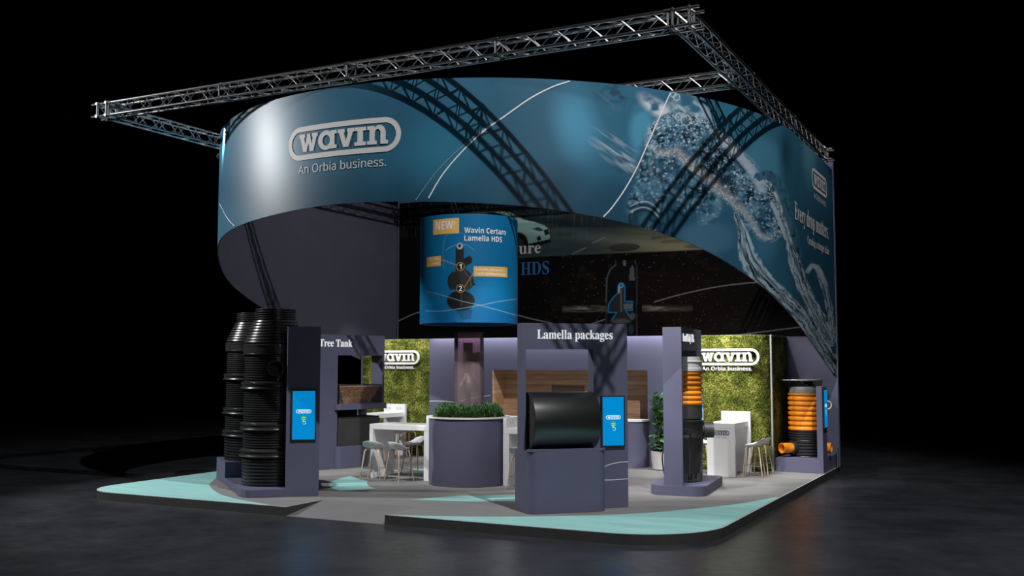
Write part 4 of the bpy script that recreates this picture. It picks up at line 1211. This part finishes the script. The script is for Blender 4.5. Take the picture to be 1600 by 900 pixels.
for sx in range(5):
    a = rg.random()*6.28; hh = .9+.55*rg.random(); lean = .08+.12*rg.random()
    q = [(.05*math.cos(a)+lean*t*math.cos(a), .05*math.sin(a)+lean*t*math.sin(a), .36+hh*t) for t in (0, .35, .7, 1)]
    mb.tube(q, [.012, .010, .008, .004], 6)
    for k in range(24):
        t = .02+.98*k/23; p = Vector((.05*math.cos(a)+lean*t*math.cos(a), .05*math.sin(a)+lean*t*math.sin(a), .36+hh*t))
        b = rg.random()*6.28; d = Vector((math.cos(b), math.sin(b), .35+.5*rg.random()-.3*(t < .4))).normalized()
        sd_ = d.cross(Vector((0, 0, 1))).normalized(); nn = sd_.cross(d)
        L = .20+.12*rg.random(); w = L*.40; vs = []; N = 6
        p = p+d*.04
        for m_ in range(N+1):
            tt = m_/N; wd = w*math.sin(PI*min(1, tt*.96+.02))**.8; c = p+d*L*tt-Vector((0, 0, 1))*(.35*L*tt*tt)
            vs += [c-sd_*wd+nn*.012, c-nn*.006, c+sd_*wd+nn*.012]
        fs = []
        for m_ in range(N): fs += [(3*m_, 3*m_+1, 3*m_+4, 3*m_+3), (3*m_+1, 3*m_+2, 3*m_+5, 3*m_+4)]
        lf.add(vs, fs, True)
mb.build('stem', M['stem'], pot); lf.build('foliage', M['ficus'], pot)

# ================================================================== TOUCH SCREENS
def touch_screen(label, loc, rotz, w=.40, h=.80, small=False):
    """hangs on a vertical face; local -y is the viewing side, origin at the bottom centre"""
    t = thing('touch_screen', label, 'screen', loc, rotz)
    mb = MB(); mb.box(-w/2, w/2, -.035, 0, 0, h); bevel(mb.build('housing', M['blackmatt'], t), .006)
    mb = MB(); b = .026; mb.box(-w/2+b, w/2-b, -.037, -.034, b, h-b); ds = mb.build('display', M['screenblue'], t)
    pl = lambda u, v, d: Vector((u, -.037-d, v))
    k = .245/7.39*(w/.40)
    shape_obj('logo_outline', scl(RING, k, 0, h*.575), pl, M['screenwhite'], ds, off=.001)
    shape_obj('logo_lettering', scl(LETTERS, k, 0, h*.575), pl, M['screenwhite'], ds, off=.001)
    c = ellipse(0, h*.44, .048, .048, 20); shape_obj('start_button', [(c, [tuple(range(20))])], pl, M['screengreen'], ds, off=.001)
    vs = []
    for s_, dv in (('touch', .008), ('screen', -.020)):
        a, f = text2d(s_, 'sansbold', width=.062, align='c', height=.014); vs.append(([(u, v+h*.44+dv) for u, v in a], f))
    shape_obj('button_text', vs, pl, M['screenwhite'], ds, off=.002)
    hand = ellipse(.012, h*.352, .026, .026, 18, -2.6, 2.6, False)
    shape_obj('hand_icon', [ribbon2d(hand, .007), ribbon2d([(-.012, h*.365), (-.012, h*.40), (-.003, h*.405), (.004, h*.38)], .007)], pl, M['screenwhite'], ds, off=.0012)
    return t

# ================================================================== LAMELLA STAND (front centre)
LO, LA = (-3.03, 1.12), R(43)
lam = thing('display_stand', 'violet display stand titled Lamella packages, with pedestal and portal frame', 'display stand', (*LO, 0), LA)
pd = rrect(-.09, 1.27, 0, .74, .16, 7, (1, 1, 0, 0))
mb = MB(); mb.prism(pd, 0, .985); mb.prism(rrect(-.09, 1.27, 0, .34, .16, 7, (1, 1, 0, 0)), .985, 1.02) if False else None
mb.build('pedestal', M['purple'], lam)
mb = MB(); mb.prism(rrect(-.0898, 1.2698, .0002, .10, .16, 7, (.6, .6, 0, 0)), .9855, 1.02); mb.build('front_lip', M['purple'], lam)
PF, PB, PT = .34, .60, 3.075
mb = MB(); mb.box(-.09, -.02, PF, PB, .985, 2.645); mb.build('post', M['purple'], lam)
mb = MB(); mb.box(1.275, 1.775, PF, PB, 0, .984); mb.box(1.165, 1.775, PF, PB, .985, 2.645); lp = mb.build('post', M['purple'], lam)
mb = MB(); mb.box(-.09, 1.775, PF, PB, 2.645, PT); mb.build('header', M['purple'], lam)
vs, fs = text2d('Lamella packages', 'serif', width=1.335, height=.155)
shape_obj('title_lettering', [([(u+.175, v+2.815) for u, v in vs], fs)], lambda u, v, d: Vector((u, PF-d, v)), M['titlewhite'], lam, thick=.01, off=.001)
pl = lambda u, v, d: Vector((u, PF-d, v))
shape_obj('line_graphic', [ribbon2d(smooth_pts([(1.28, .66), (1.45, .72), (1.62, .75), (1.775, .757)], 6), .012)], pl, M['linewhite'], lam)
shape_obj('line_graphic', [ribbon2d(smooth_pts([(1.28, .468), (1.5, .462), (1.775, .474)], 6), .012)], pl, M['linewhite'], lam)
def local(o, a, u, n, z): return (o[0]+u*math.cos(a)-n*math.sin(a), o[1]+u*math.sin(a)+n*math.cos(a), z)
touch_screen('portrait touch screen on the Lamella packages stand', local(LO, LA, 1.50, PF-.002, 1.01), LA, .43, .86)
q = Vector((1, 0, 0)).to_track_quat('Z', 'Y').to_matrix()
pipe = thing('pipe_drum', 'big black horizontal pipe section lying on the Lamella pedestal', 'pipe', local(LO, LA, 0, .39, .986), LA)
mb = MB(); mb.lathe([(.465, .0), (.475, .012), (.475, 1.125), (.465, 1.14), (.43, 1.14), (.43, 1.0)], 72, (.005, 0, .477), q, cap=False); mb.build('shell', M['pipeblack'] if 'pipeblack' in M else mat('black_pipe_satin', (.012, .013, .013), .34, spec=1.0, var=.1, scale=3), pipe)
mb = MB(); mb.lathe([(.0, .02), (.45, .02), (.45, .0), (.466, .0)], 56, (.005, 0, .477), q, cap=False); tag(mb.build('end_cap', M['blackmatt'], pipe), 'matt black end cap')

# ================================================================== TALL TANK STAND (left)
TO, TA = (-8.49, .58), R(41.4)
tall = thing('display_stand', 'violet display stand at the left with a stepped plinth and a tall screen panel', 'display stand', (*TO, 0), TA)
pts = rrect(-.62, 1.27, 0, 3.42, .05, 5, (0, 0, 0, 0))
foot = [(.62, 0), (.62, 3.42), (-.62, 3.36), (-.44, 2.0), (-.14, .42)]+[(-.14+.14*(1-math.cos(R(a))), .28-.28*math.sin(R(a))) for a in range(0, 91, 15)]+[(.3, 0)]
mb = MB(); mb.prism([(1.27, 0), (1.27, 3.42), (-.62, 3.34), (-.14, .50), (-.125, .30), (-.09, .14), (-.02, .03), (.06, 0)], 0, .135); mb.build('plinth', M['purple'], tall)
mb = MB(); mb.prism([(.68, 2.16), (.68, 3.42), (-.62, 3.34), (-.425, 2.16)], .135, .45); mb.build('step', M['purple'], tall)
mb = MB(); mb.box(.685, 1.275, -.002, .26, .0, 3.085); mb.build('screen_panel', M['purple'], tall)
touch_screen('portrait touch screen on the tall panel beside the ribbed tanks', local(TO, TA, .985, -.004, 1.00), TA, .455, .93)

def ribs(r, z0, z1, n, amp=.018):
    """corrugation: n rings between two heights"""
    p = []; h = (z1-z0)/n
    for k in range(n):
        a = z0+k*h
        p += [(r-amp, a), (r-amp, a+h*.42), (r, a+h*.52), (r+.002, a+h*.72), (r, a+h*.92), (r-amp, a+h*.999)]
    return p
def ribs_cone(r0, r1, z0, z1, n, amp=.022):
    p = []; h = (z1-z0)/n
    for k in range(n):
        a = z0+k*h; r = r0+(r1-r0)*(k+.5)/n
        p += [(r-amp, a), (r-amp, a+h*.30), (r+.006, a+h*.40), (r-.004, a+h*.98)]
    return p
def flange(z0, r):
    return [(r-.03, z0), (r+.055, z0+.002), (r+.062, z0+.018), (r+.055, z0+.034), (r+.035, z0+.038), (r+.032, z0+.085), (r+.046, z0+.090), (r+.046, z0+.118), (r+.020, z0+.135), (r-.012, z0+.150)]
def tank(label, loc, rotz, stub):
    t = thing('ribbed_tank', label, 'tank', loc, rotz)
    p = [(.0, 0), (.57, 0)]+ribs(.580, .004, .49, 8, .028)+[(.545, .492), (.545, .53)]
    p += flange(.535, .575)+ribs(.570, .69, 1.02, 7, .022)+flange(1.03, .575)
    p += ribs(.565, 1.185, 1.78, 14, .020)+flange(1.79, .575)
    p += ribs(.563, 1.945, 2.43, 11, .020)+[(.55, 2.432), (.598, 2.434), (.602, 2.45), (.592, 2.455), (.590, 2.60), (.602, 2.605), (.600, 2.622), (.56, 2.64)]
    p += ribs_cone(.585, .395, 2.645, 3.09, 8, .034)
    mb = MB(); mb.lathe(p, 80, cap=False); mb.build('body', M['black'], t)
    p = ribs(.380, 3.09, 3.31, 5, .022)+[(.375, 3.31), (.345, 3.31), (.345, 3.0)]
    mb = MB(); mb.lathe(p, 56, cap=False); mb.lathe([(.345, 3.05), (0, 3.05)], 40, cap=False); mb.build('neck', M['black'], t)
    if stub:
        d = Vector(stub).normalized(); q = d.to_track_quat('Z', 'Y').to_matrix()
        mb = MB(); mb.lathe([(.145, .50), (.145, .72), (.155, .73), (.155, .80), (.125, .80), (.125, .58)], 32, (0, 0, 2.18), q, cap=False); mb.build('pipe_stub', M['black'], t)
        mb = MB(); mb.lathe([(.126, .60), (0, .60)], 32, (0, 0, 2.18), q, cap=False); mb.build('stub_plug', M['blackmatt'], t)
    return t
tank('tall black ribbed tank with a side pipe stub, front one on the low plinth', (*local(TO, TA, .48, .97, 0)[:2], .1355), 0, (.66, -.75, 0))
tank('tall black ribbed tank, the rear one on the plinth step', (*local(TO, TA, .10, 2.76, 0)[:2], .451), 0, None)
t2 = [o for o in COL.objects if o.name == 'ribbed_tank.001'][0]; t2.scale = (.98, .98, .905)

# ================================================================== TREE TANK STAND
RO, RA = (-10.36, 5.0), R(74)
tree = thing('display_stand', 'violet display stand titled Tree Tank, with a shelf between two posts', 'display stand', (*RO, 0), RA)
TT = 3.075
mb = MB(); mb.box(0, .56, 0, .32, 0, 2.60); mb.build('post', M['purple'], tree)
mb = MB(); mb.box(1.90, 1.96, 0, .42, 1.47, 2.60); mb.build('post', M['purple'], tree)
mb = MB(); mb.box(0, 1.96, 0, .32, 2.60, TT); mb.build('header', M['purple'], tree)
mb = MB(); mb.prism(rrect(.47, 2.0, -.12, .75, .12, 6, (1, 1, 0, 0)), 1.335, 1.465); mb.build('shelf', M['purple'], tree)
mb = MB(); mb.box(1.72, 1.96, .66, .74, .50, 1.335); mb.build('post', M['purple'], tree)
mb = MB(); mb.prism(rrect(.47, 2.0, -.12, .75, .14, 6, (1, 1, 0, 0)), 0, .50); mb.build('pedestal', M['purple'], tree)
vs, fs = text2d('Tree Tank', 'serif', width=.94, height=.17)
shape_obj('title_lettering', [([(u+.03, v+2.80) for u, v in vs], fs)], lambda u, v, d: Vector((u, -d, v)), M['titlewhite'], tree, thick=.01, off=.001)
box = thing('tree_tank_unit', 'dark grey box unit under the shelf of the Tree Tank stand', 'tank', local(RO, RA, 1.2, .30, .501), RA)
mb = MB(); mb.prism(rrect(-.62, .62, -.34, .34, .03, 3), 0, .62)
bevel(mb.build('casing', M['charcoal'], box), .01)
mb = MB(); mb.prism(rrect(-.60, .60, -.32, .32, .03, 3), .6205, .66); mb.build('lid', M['blackmatt'], box)
vit = thing('glass_tank', 'clear glass box on the Tree Tank shelf around a soil block', 'glass case', local(RO, RA, 1.22, .33, 1.466), RA)
mb = MB(); w, d_, h = .64, .38, .45; g = .008
mb.box(-w, w, -d_, -d_+g, 0, h); mb.box(-w, w, d_-g, d_, 0, h); mb.box(-w, -w+g, -d_+g, d_-g, 0, h); mb.box(w-g, w, -d_+g, d_-g, 0, h)
mb.build('glass_wall', M['glass'], vit)
soil = thing('soil_block', 'brown earth section, narrower at its bottom, inside the glass tank', 'soil', local(RO, RA, 1.22, .33, 1.467), RA)
bm_v = []; 
mb = MB()
nx_, nz_ = 26, 12
def soil_pt(u, v, side):
    wt = .60 if v > .5 else .60
    half = .38+(.60-.38)*v; dep = .20+(.33-.20)*v
    return half, dep
vs = []; fs = []
rg = random.Random(3)
segs = [(-1, -1), (1, -1), (1, 1), (-1, 1)]
ring = []
for a, b in zip(segs, segs[1:]+segs[:1]):
    for k in range(12): t = k/12; ring.append((a[0]+(b[0]-a[0])*t, a[1]+(b[1]-a[1])*t))
N = len(ring)
for j in range(11):
    v = j/10; half, dep = soil_pt(0, v, 0)
    for (u, w_) in ring:
        r0 = 1+(.05*(rg.random()-.5) if 0 < j < 10 else 0)
        vs.append((u*half*r0, w_*dep*r0, v*.385))
for j in range(10):
    for k in range(N):
        q2 = (k+1) % N; fs.append((j*N+k, j*N+q2, (j+1)*N+q2, (j+1)*N+k))
fs.append(tuple(10*N+k for k in range(N))); fs.append(tuple(range(N))[::-1])
mb.add(vs, fs); mb.build('earth', M['soil'], soil)
mb = MB(); mb.box(-.61, .61, -.335, .335, .3855, .40); mb.build('top_layer', mat('dry_top_soil', (.30, .17, .09), .9, var=.4, scale=30, bump=.6, bscale=60), soil)

# ================================================================== ROAD GULLY STAND
GO, GA = (-2.02, 4.33), R(6)
gul = thing('display_stand', 'violet display stand titled Road Gully 70L, seen edge on', 'display stand', (*GO, 0), GA)
mb = MB(); mb.prism(rrect(-.20, .83, .02, 2.05, .22, 7, (1, 1, .6, .6)), 0, .175); mb.build('base_slab', M['purple'], gul)
mb = MB(); mb.box(.08, .43, .06, .13, .0, 2.66); mb.build('post', M['purple'], gul)
mb = MB(); mb.box(.08, .43, 1.55, 2.02, .176, 2.66); mb.build('post', M['purple'], gul)
mb = MB(); mb.box(.08, .43, .06, 2.02, 2.66, 3.08); mb.build('header', M['purple'], gul)
vs, fs = text2d('Road Gully 70L', 'serif', width=1.08, height=.15)
shape_obj('title_lettering', [([(u+.18, v+2.82) for u, v in vs], fs)], lambda u, v, d: Vector((.43+d, u, v)), M['titlewhite'], gul, thick=.01, off=.001)
touch_screen('touch screen on the rear post of the Road Gully stand, seen edge on', local(GO, GA, .434, 1.79, 1.02), GA+PI/2, .40, .80)
GP = local(GO, GA, .30, .86, .176)
gp = thing('road_gully', 'road gully assembly with white collar, orange ribbed pipe and black bucket', 'road gully', GP, GA)
# black bucket
p = [(0, 0), (.27, 0), (.285, .03), (.25, .05), (.245, .09), (.30, .40), (.335, .55), (.338, .56), (.345, .60), (.36, .80), (.368, .82), (.368, .85), (.355, .87), (.36, 1.10), (.37, 1.115), (.37, 1.15), (.33, 1.17), (.33, 1.19)]
mb = MB(); mb.lathe(p, 48, cap=False); mb.build('bucket', M['black2'] if 'black2' in M else mat('black_moulded_plastic', (.020, .020, .020), .42, var=.1, scale=4), gp)
mb = MB()
for a in range(0, 360, 60):
    c, s_ = math.cos(R(a)), math.sin(R(a)); q = Matrix.Rotation(R(a), 3, 'Z')
    def bx(x0, x1, y0, y1, z0, z1, off=0):
        vs = [q@Vector((x, y, z)) for z in (z0, z1) for y in (y0, y1) for x in (x0+(off if z == z0 else 0), x1+(off if z == z0 else 0))]
        mb.add(vs, [(0, 2, 3, 1), (4, 5, 7, 6), (0, 1, 5, 4), (2, 6, 7, 3), (0, 4, 6, 2), (1, 3, 7, 5)])
    bx(.22, .36, -.012, .012, .10, .80, -.07); bx(.24, .32, -.07, -.05, .0, .16); bx(.24, .32, .05, .07, .0, .16)
mb.build('rib', M['charcoal'], gp)
mb = MB()
for a in (-75, 15, 105, 195):
    q = Matrix.Rotation(R(a), 3, 'Z')
    mb.tube([q@Vector((.36, -.10, .80)), q@Vector((.40, -.10, .98)), q@Vector((.41, 0, 1.0)), q@Vector((.40, .10, .98)), q@Vector((.36, .10, .80))], .014, 6)
mb.build('grip', M['black'], gp)
q = Vector((math.cos(R(18)), math.sin(R(18)), 0)).to_track_quat('Z', 'Y').to_matrix()
mb = MB(); mb.lathe([(.12, .2), (.125, .36), (.15, .37), (.15, .55), (.125, .55), (.125, .36)], 32, (0, 0, .97), q, cap=False); mb.lathe([(.125, .40), (0, .40)], 32, (0, 0, .97), q, cap=False); mb.build('outlet', M['charcoal'], gp)
mb = MB(); mb.lathe([(.345, 1.19), (.345, 1.44), (.30, 1.44)], 48, cap=False); tag(mb.build('riser', M['charcoal'], gp), 'plain dark grey riser')
p = []
for k in range(7):
    a = 1.44+k*.0925
    for j in range(8):
        t = j/8; p.append((.335+.03*max(0, math.sin(PI*t))**.6, a+.0925*t))
mb = MB(); mb.lathe(p+[(.335, 2.087)], 56, cap=False); tag(mb.build('corrugated_pipe', M['orange'], gp), 'orange ribbed pipe')
mb = MB(); mb.lathe([(.37, 2.088), (.37, 2.14), (.352, 2.145), (.352, 2.26), (.365, 2.262), (.365, 2.275), (.352, 2.28), (.352, 2.36), (.0, 2.36)], 48, cap=False); tag(mb.build('collar', M['white'], gp), 'white collar')
mb = MB(); a0 = PI+.15
cpts = smooth_pts([(-.35, -.12, 1.12), (-.43, -.14, 1.0), (-.45, -.16, .72), (-.38, -.12, .62), (-.40, -.14, .45), (-.38, -.12, .20), (-.34, -.1, .03)], 6)
mb.tube(cpts, .014, 8); mb.build('hose', M['black'], gp)

# ================================================================== RIGHT CORNER DISPLAY
rd = thing('display_stand', 'low violet display plinth in the right rear corner with a slim screen post', 'display stand', (-1.05, 9.48, 0))
mb = MB(); mb.box(0, 1.04, 0, 1.62, 0, .30); mb.build('plinth', M['purple'], rd)
mb = MB(); mb.box(.92, 1.045, -.002, .50, 0, 1.90); mb.build('screen_post', M['purple'], rd)
touch_screen('narrow touch screen on the slim post in the right rear corner', (-.003, 9.71, .97), PI/2, .40, .88)
vb = thing('ventilation_chamber', 'orange and black ribbed chamber with orange pipe ends on the right corner plinth', 'inspection chamber', (-.53, 10.22, .301))
p = [(0, 0), (.33, 0), (.34, .01)]+ribs(.355, .02, .36, 5, .022)+[(.36, .37)]+ribs(.375, .38, .60, 4, .02)+[(.35, .60)]
mb = MB(); mb.lathe(p, 56, cap=False); mb.build('black_base', M['black'], vb)
p = [(.34, .60)]
for k in range(7):
    a = .60+k*.113
    p += [(.345, a), (.37, a+.008), (.372, a+.055), (.365, a+.066), (.345, a+.074), (.342, a+.108)]
p += [(.345, 1.391), (.37, 1.398), (.37, 1.425), (.30, 1.428)]
mb = MB(); mb.lathe(p, 56, cap=False); tag(mb.build('ribbed_shaft', M['orange'], vb), 'orange ribbed shaft')
mb = MB(); mb.lathe([(.335, 1.40), (.335, 1.52), (.30, 1.575), (.20, 1.60), (.09, 1.61), (.07, 1.635), (.0, 1.64)], 40, cap=False); tag(mb.build('dome', M['greydome'], vb), 'grey dome')
for nm, d in (('pipe', (-.62, -.78, 0)), ('pipe', (1, .0, 0))):
    dv = Vector(d).normalized(); q = dv.to_track_quat('Z', 'Y').to_matrix()
    mb = MB(); L = .60 if d[0] < 0 else .50
    mb.lathe([(.155, .28), (.155, .42), (.14, .43), (.14, .30)], 28, (0, 0, .20), q, cap=False); mb.build('pipe_collar', M['blackmatt'], vb)
    mb = MB(); mb.lathe([(.115, .30), (.118, L+.08), (.100, L+.08), (.100, .32), (0, .32)], 32, (0, 0, .20), q, cap=False); tag(mb.build('pipe_end', M['orange'], vb), 'orange pipe end')
# cover plate of clear acrylic held by two brackets on the wall, with a dark sheet behind for the niche's shade
cv = thing('cover_plate', 'thin clear plate on the wall above the orange chamber', 'shelf', (-.62, 10.30, 2.02))
mb = MB(); mb.lathe([(0, 0), (.46, 0), (.465, .012), (.46, .024), (0, .024)], 48, cap=False); mb.build('plate', M['glasschrome'] if 'glasschrome' in M else mat('polished_plate', (.50, .51, .51), .15), cv)
mb = MB(); mb.box(-.10, .10, .40, .82, -.03, .0); mb.build('bracket', M['chrome'], cv)
bk = thing('niche_shade_panel', 'dark flat sheet standing for the shade of a wall niche behind the orange chamber', 'panel', (-.60, 11.12, 1.0))
mb = MB(); mb.box(-.42, .30, -.03, -.001, 0, 1.03); mb.build('shade_sheet', mat('niche_shade_dark', (.012, .014, .008), .6), bk)  # flat dark sheet in place of the shaded niche interior
hk = thing('ring_hook', 'small white ring hook beside the corner screen', 'hook', (.0, 10.16, 1.50))
mb = MB(); mb.tube([(0, .09*math.cos(R(a)), .09*math.sin(R(a))) for a in range(-130, 131, 20)], .014, 8); mb.build('ring', M['letterwhite'], hk)
p_ = atY(1293, 633, 10.4); hk.location = (p_.x, 10.4, p_.z); hk.rotation_euler[2] = R(-60)

# ================================================================== LIGHTS
def spot(name, loc, aim, power, size=60, blend=.4, radius=.1, col=(1, 1, 1)):
    l = bpy.data.lights.new(name, 'SPOT'); l.energy = power; l.spot_size = R(size); l.spot_blend = blend; l.shadow_soft_size = radius; l.color = col
    o = bpy.data.objects.new(name, l); COL.objects.link(o); o.location = loc
    o.rotation_euler = (Vector(aim)-Vector(loc)).to_track_quat('-Z', 'Y').to_euler(); return o
def area(name, loc, aim, power, sx, sy, col=(1, 1, 1), spread=180):
    l = bpy.data.lights.new(name, 'AREA'); l.energy = power; l.shape = 'RECTANGLE'; l.size = sx; l.size_y = sy; l.color = col; l.spread = R(spread)
    o = bpy.data.objects.new(name, l); COL.objects.link(o); o.location = loc
    o.rotation_euler = (Vector(aim)-Vector(loc)).to_track_quat('-Z', 'Y').to_euler(); return o
spot('hall_light_right', (6.5, -6.5, 21), (-4, 3, 2), 16500, 60, .5, .12)
spot('front_fill_light', (11, -11, 9.5), (-3, 3, 3), 900, 62, .6, .25)  # added fill lamp, softens truss shadows on the banner and lifts front faces
spot('hall_light_left', (-17.5, -3.2, 8.4), (-8.0, 2, 3.0), 5000, 75, .5, .12)
for x, y, ax, ay in ((-9.6, .9, -9.0, 5.2), (-8.3, .45, -7.9, 5.0), (-3.9, .45, -4.2, 5.2), (-2.6, 1.7, -2.0, 6.8)):
    spot('interior_spot', (x, y, 6.95), (ax, ay, .3), 1450, 45, .6, .06, (1, .97, .94))
spot('interior_spot', (-5.9, .35, 6.95), (-6.1, 3.4, .3), 130, 40, .7, .06, (1, .97, .94))
spot('interior_spot', (-1.45, 2.6, 6.95), (-1.5, 5.0, 2.0), 1500, 22, .6, .05, (1, .97, .94))
spot('interior_spot', (-1.0, 4.6, 6.95), (-1.8, 8.2, .7), 1300, 34, .6, .05, (1, .97, .94))  # added lamp to brighten the end panel of the logo table
spot('interior_spot', (-2.2, 6.4, 6.92), (-.5, 10.2, 1.0), 600, 40, .5, .05, (1, .97, .94))
area('cabin_wash', (-6.45, 9.06, 3.22), (-6.45, 9.08, 2.5), 62, 6.9, .04)
area('moss_wash', (-10.9, 8.3, 3.9), (-10.9, 9.1, 2.2), 25, 1.6, .08, (1, .97, .92), 110)
area('moss_wash', (-2.0, 8.1, 4.1), (-2.0, 9.1, 2.0), 60, 1.9, .08, (1, .97, .92), 120)

w = bpy.data.worlds.new('hall_dark'); S.world = w; w.use_nodes = True
w.node_tree.nodes['Background'].inputs[0].default_value = (.35, .4, .5, 1); w.node_tree.nodes['Background'].inputs[1].default_value = 0.0

cam = bpy.data.cameras.new('camera'); cam.sensor_width = 36; cam.lens = FPX/1600*36; cam.clip_end = 300
co = bpy.data.objects.new('camera', cam); COL.objects.link(co)
mtx = Matrix((RT, UP, -FW)).transposed().to_4x4(); mtx.translation = CAM; co.matrix_world = mtx
S.camera = co
S.view_settings.view_transform = 'Standard'; S.view_settings.look = 'None'; S.view_settings.exposure = 0; S.view_settings.gamma = 1
S.view_settings.use_curve_mapping = False
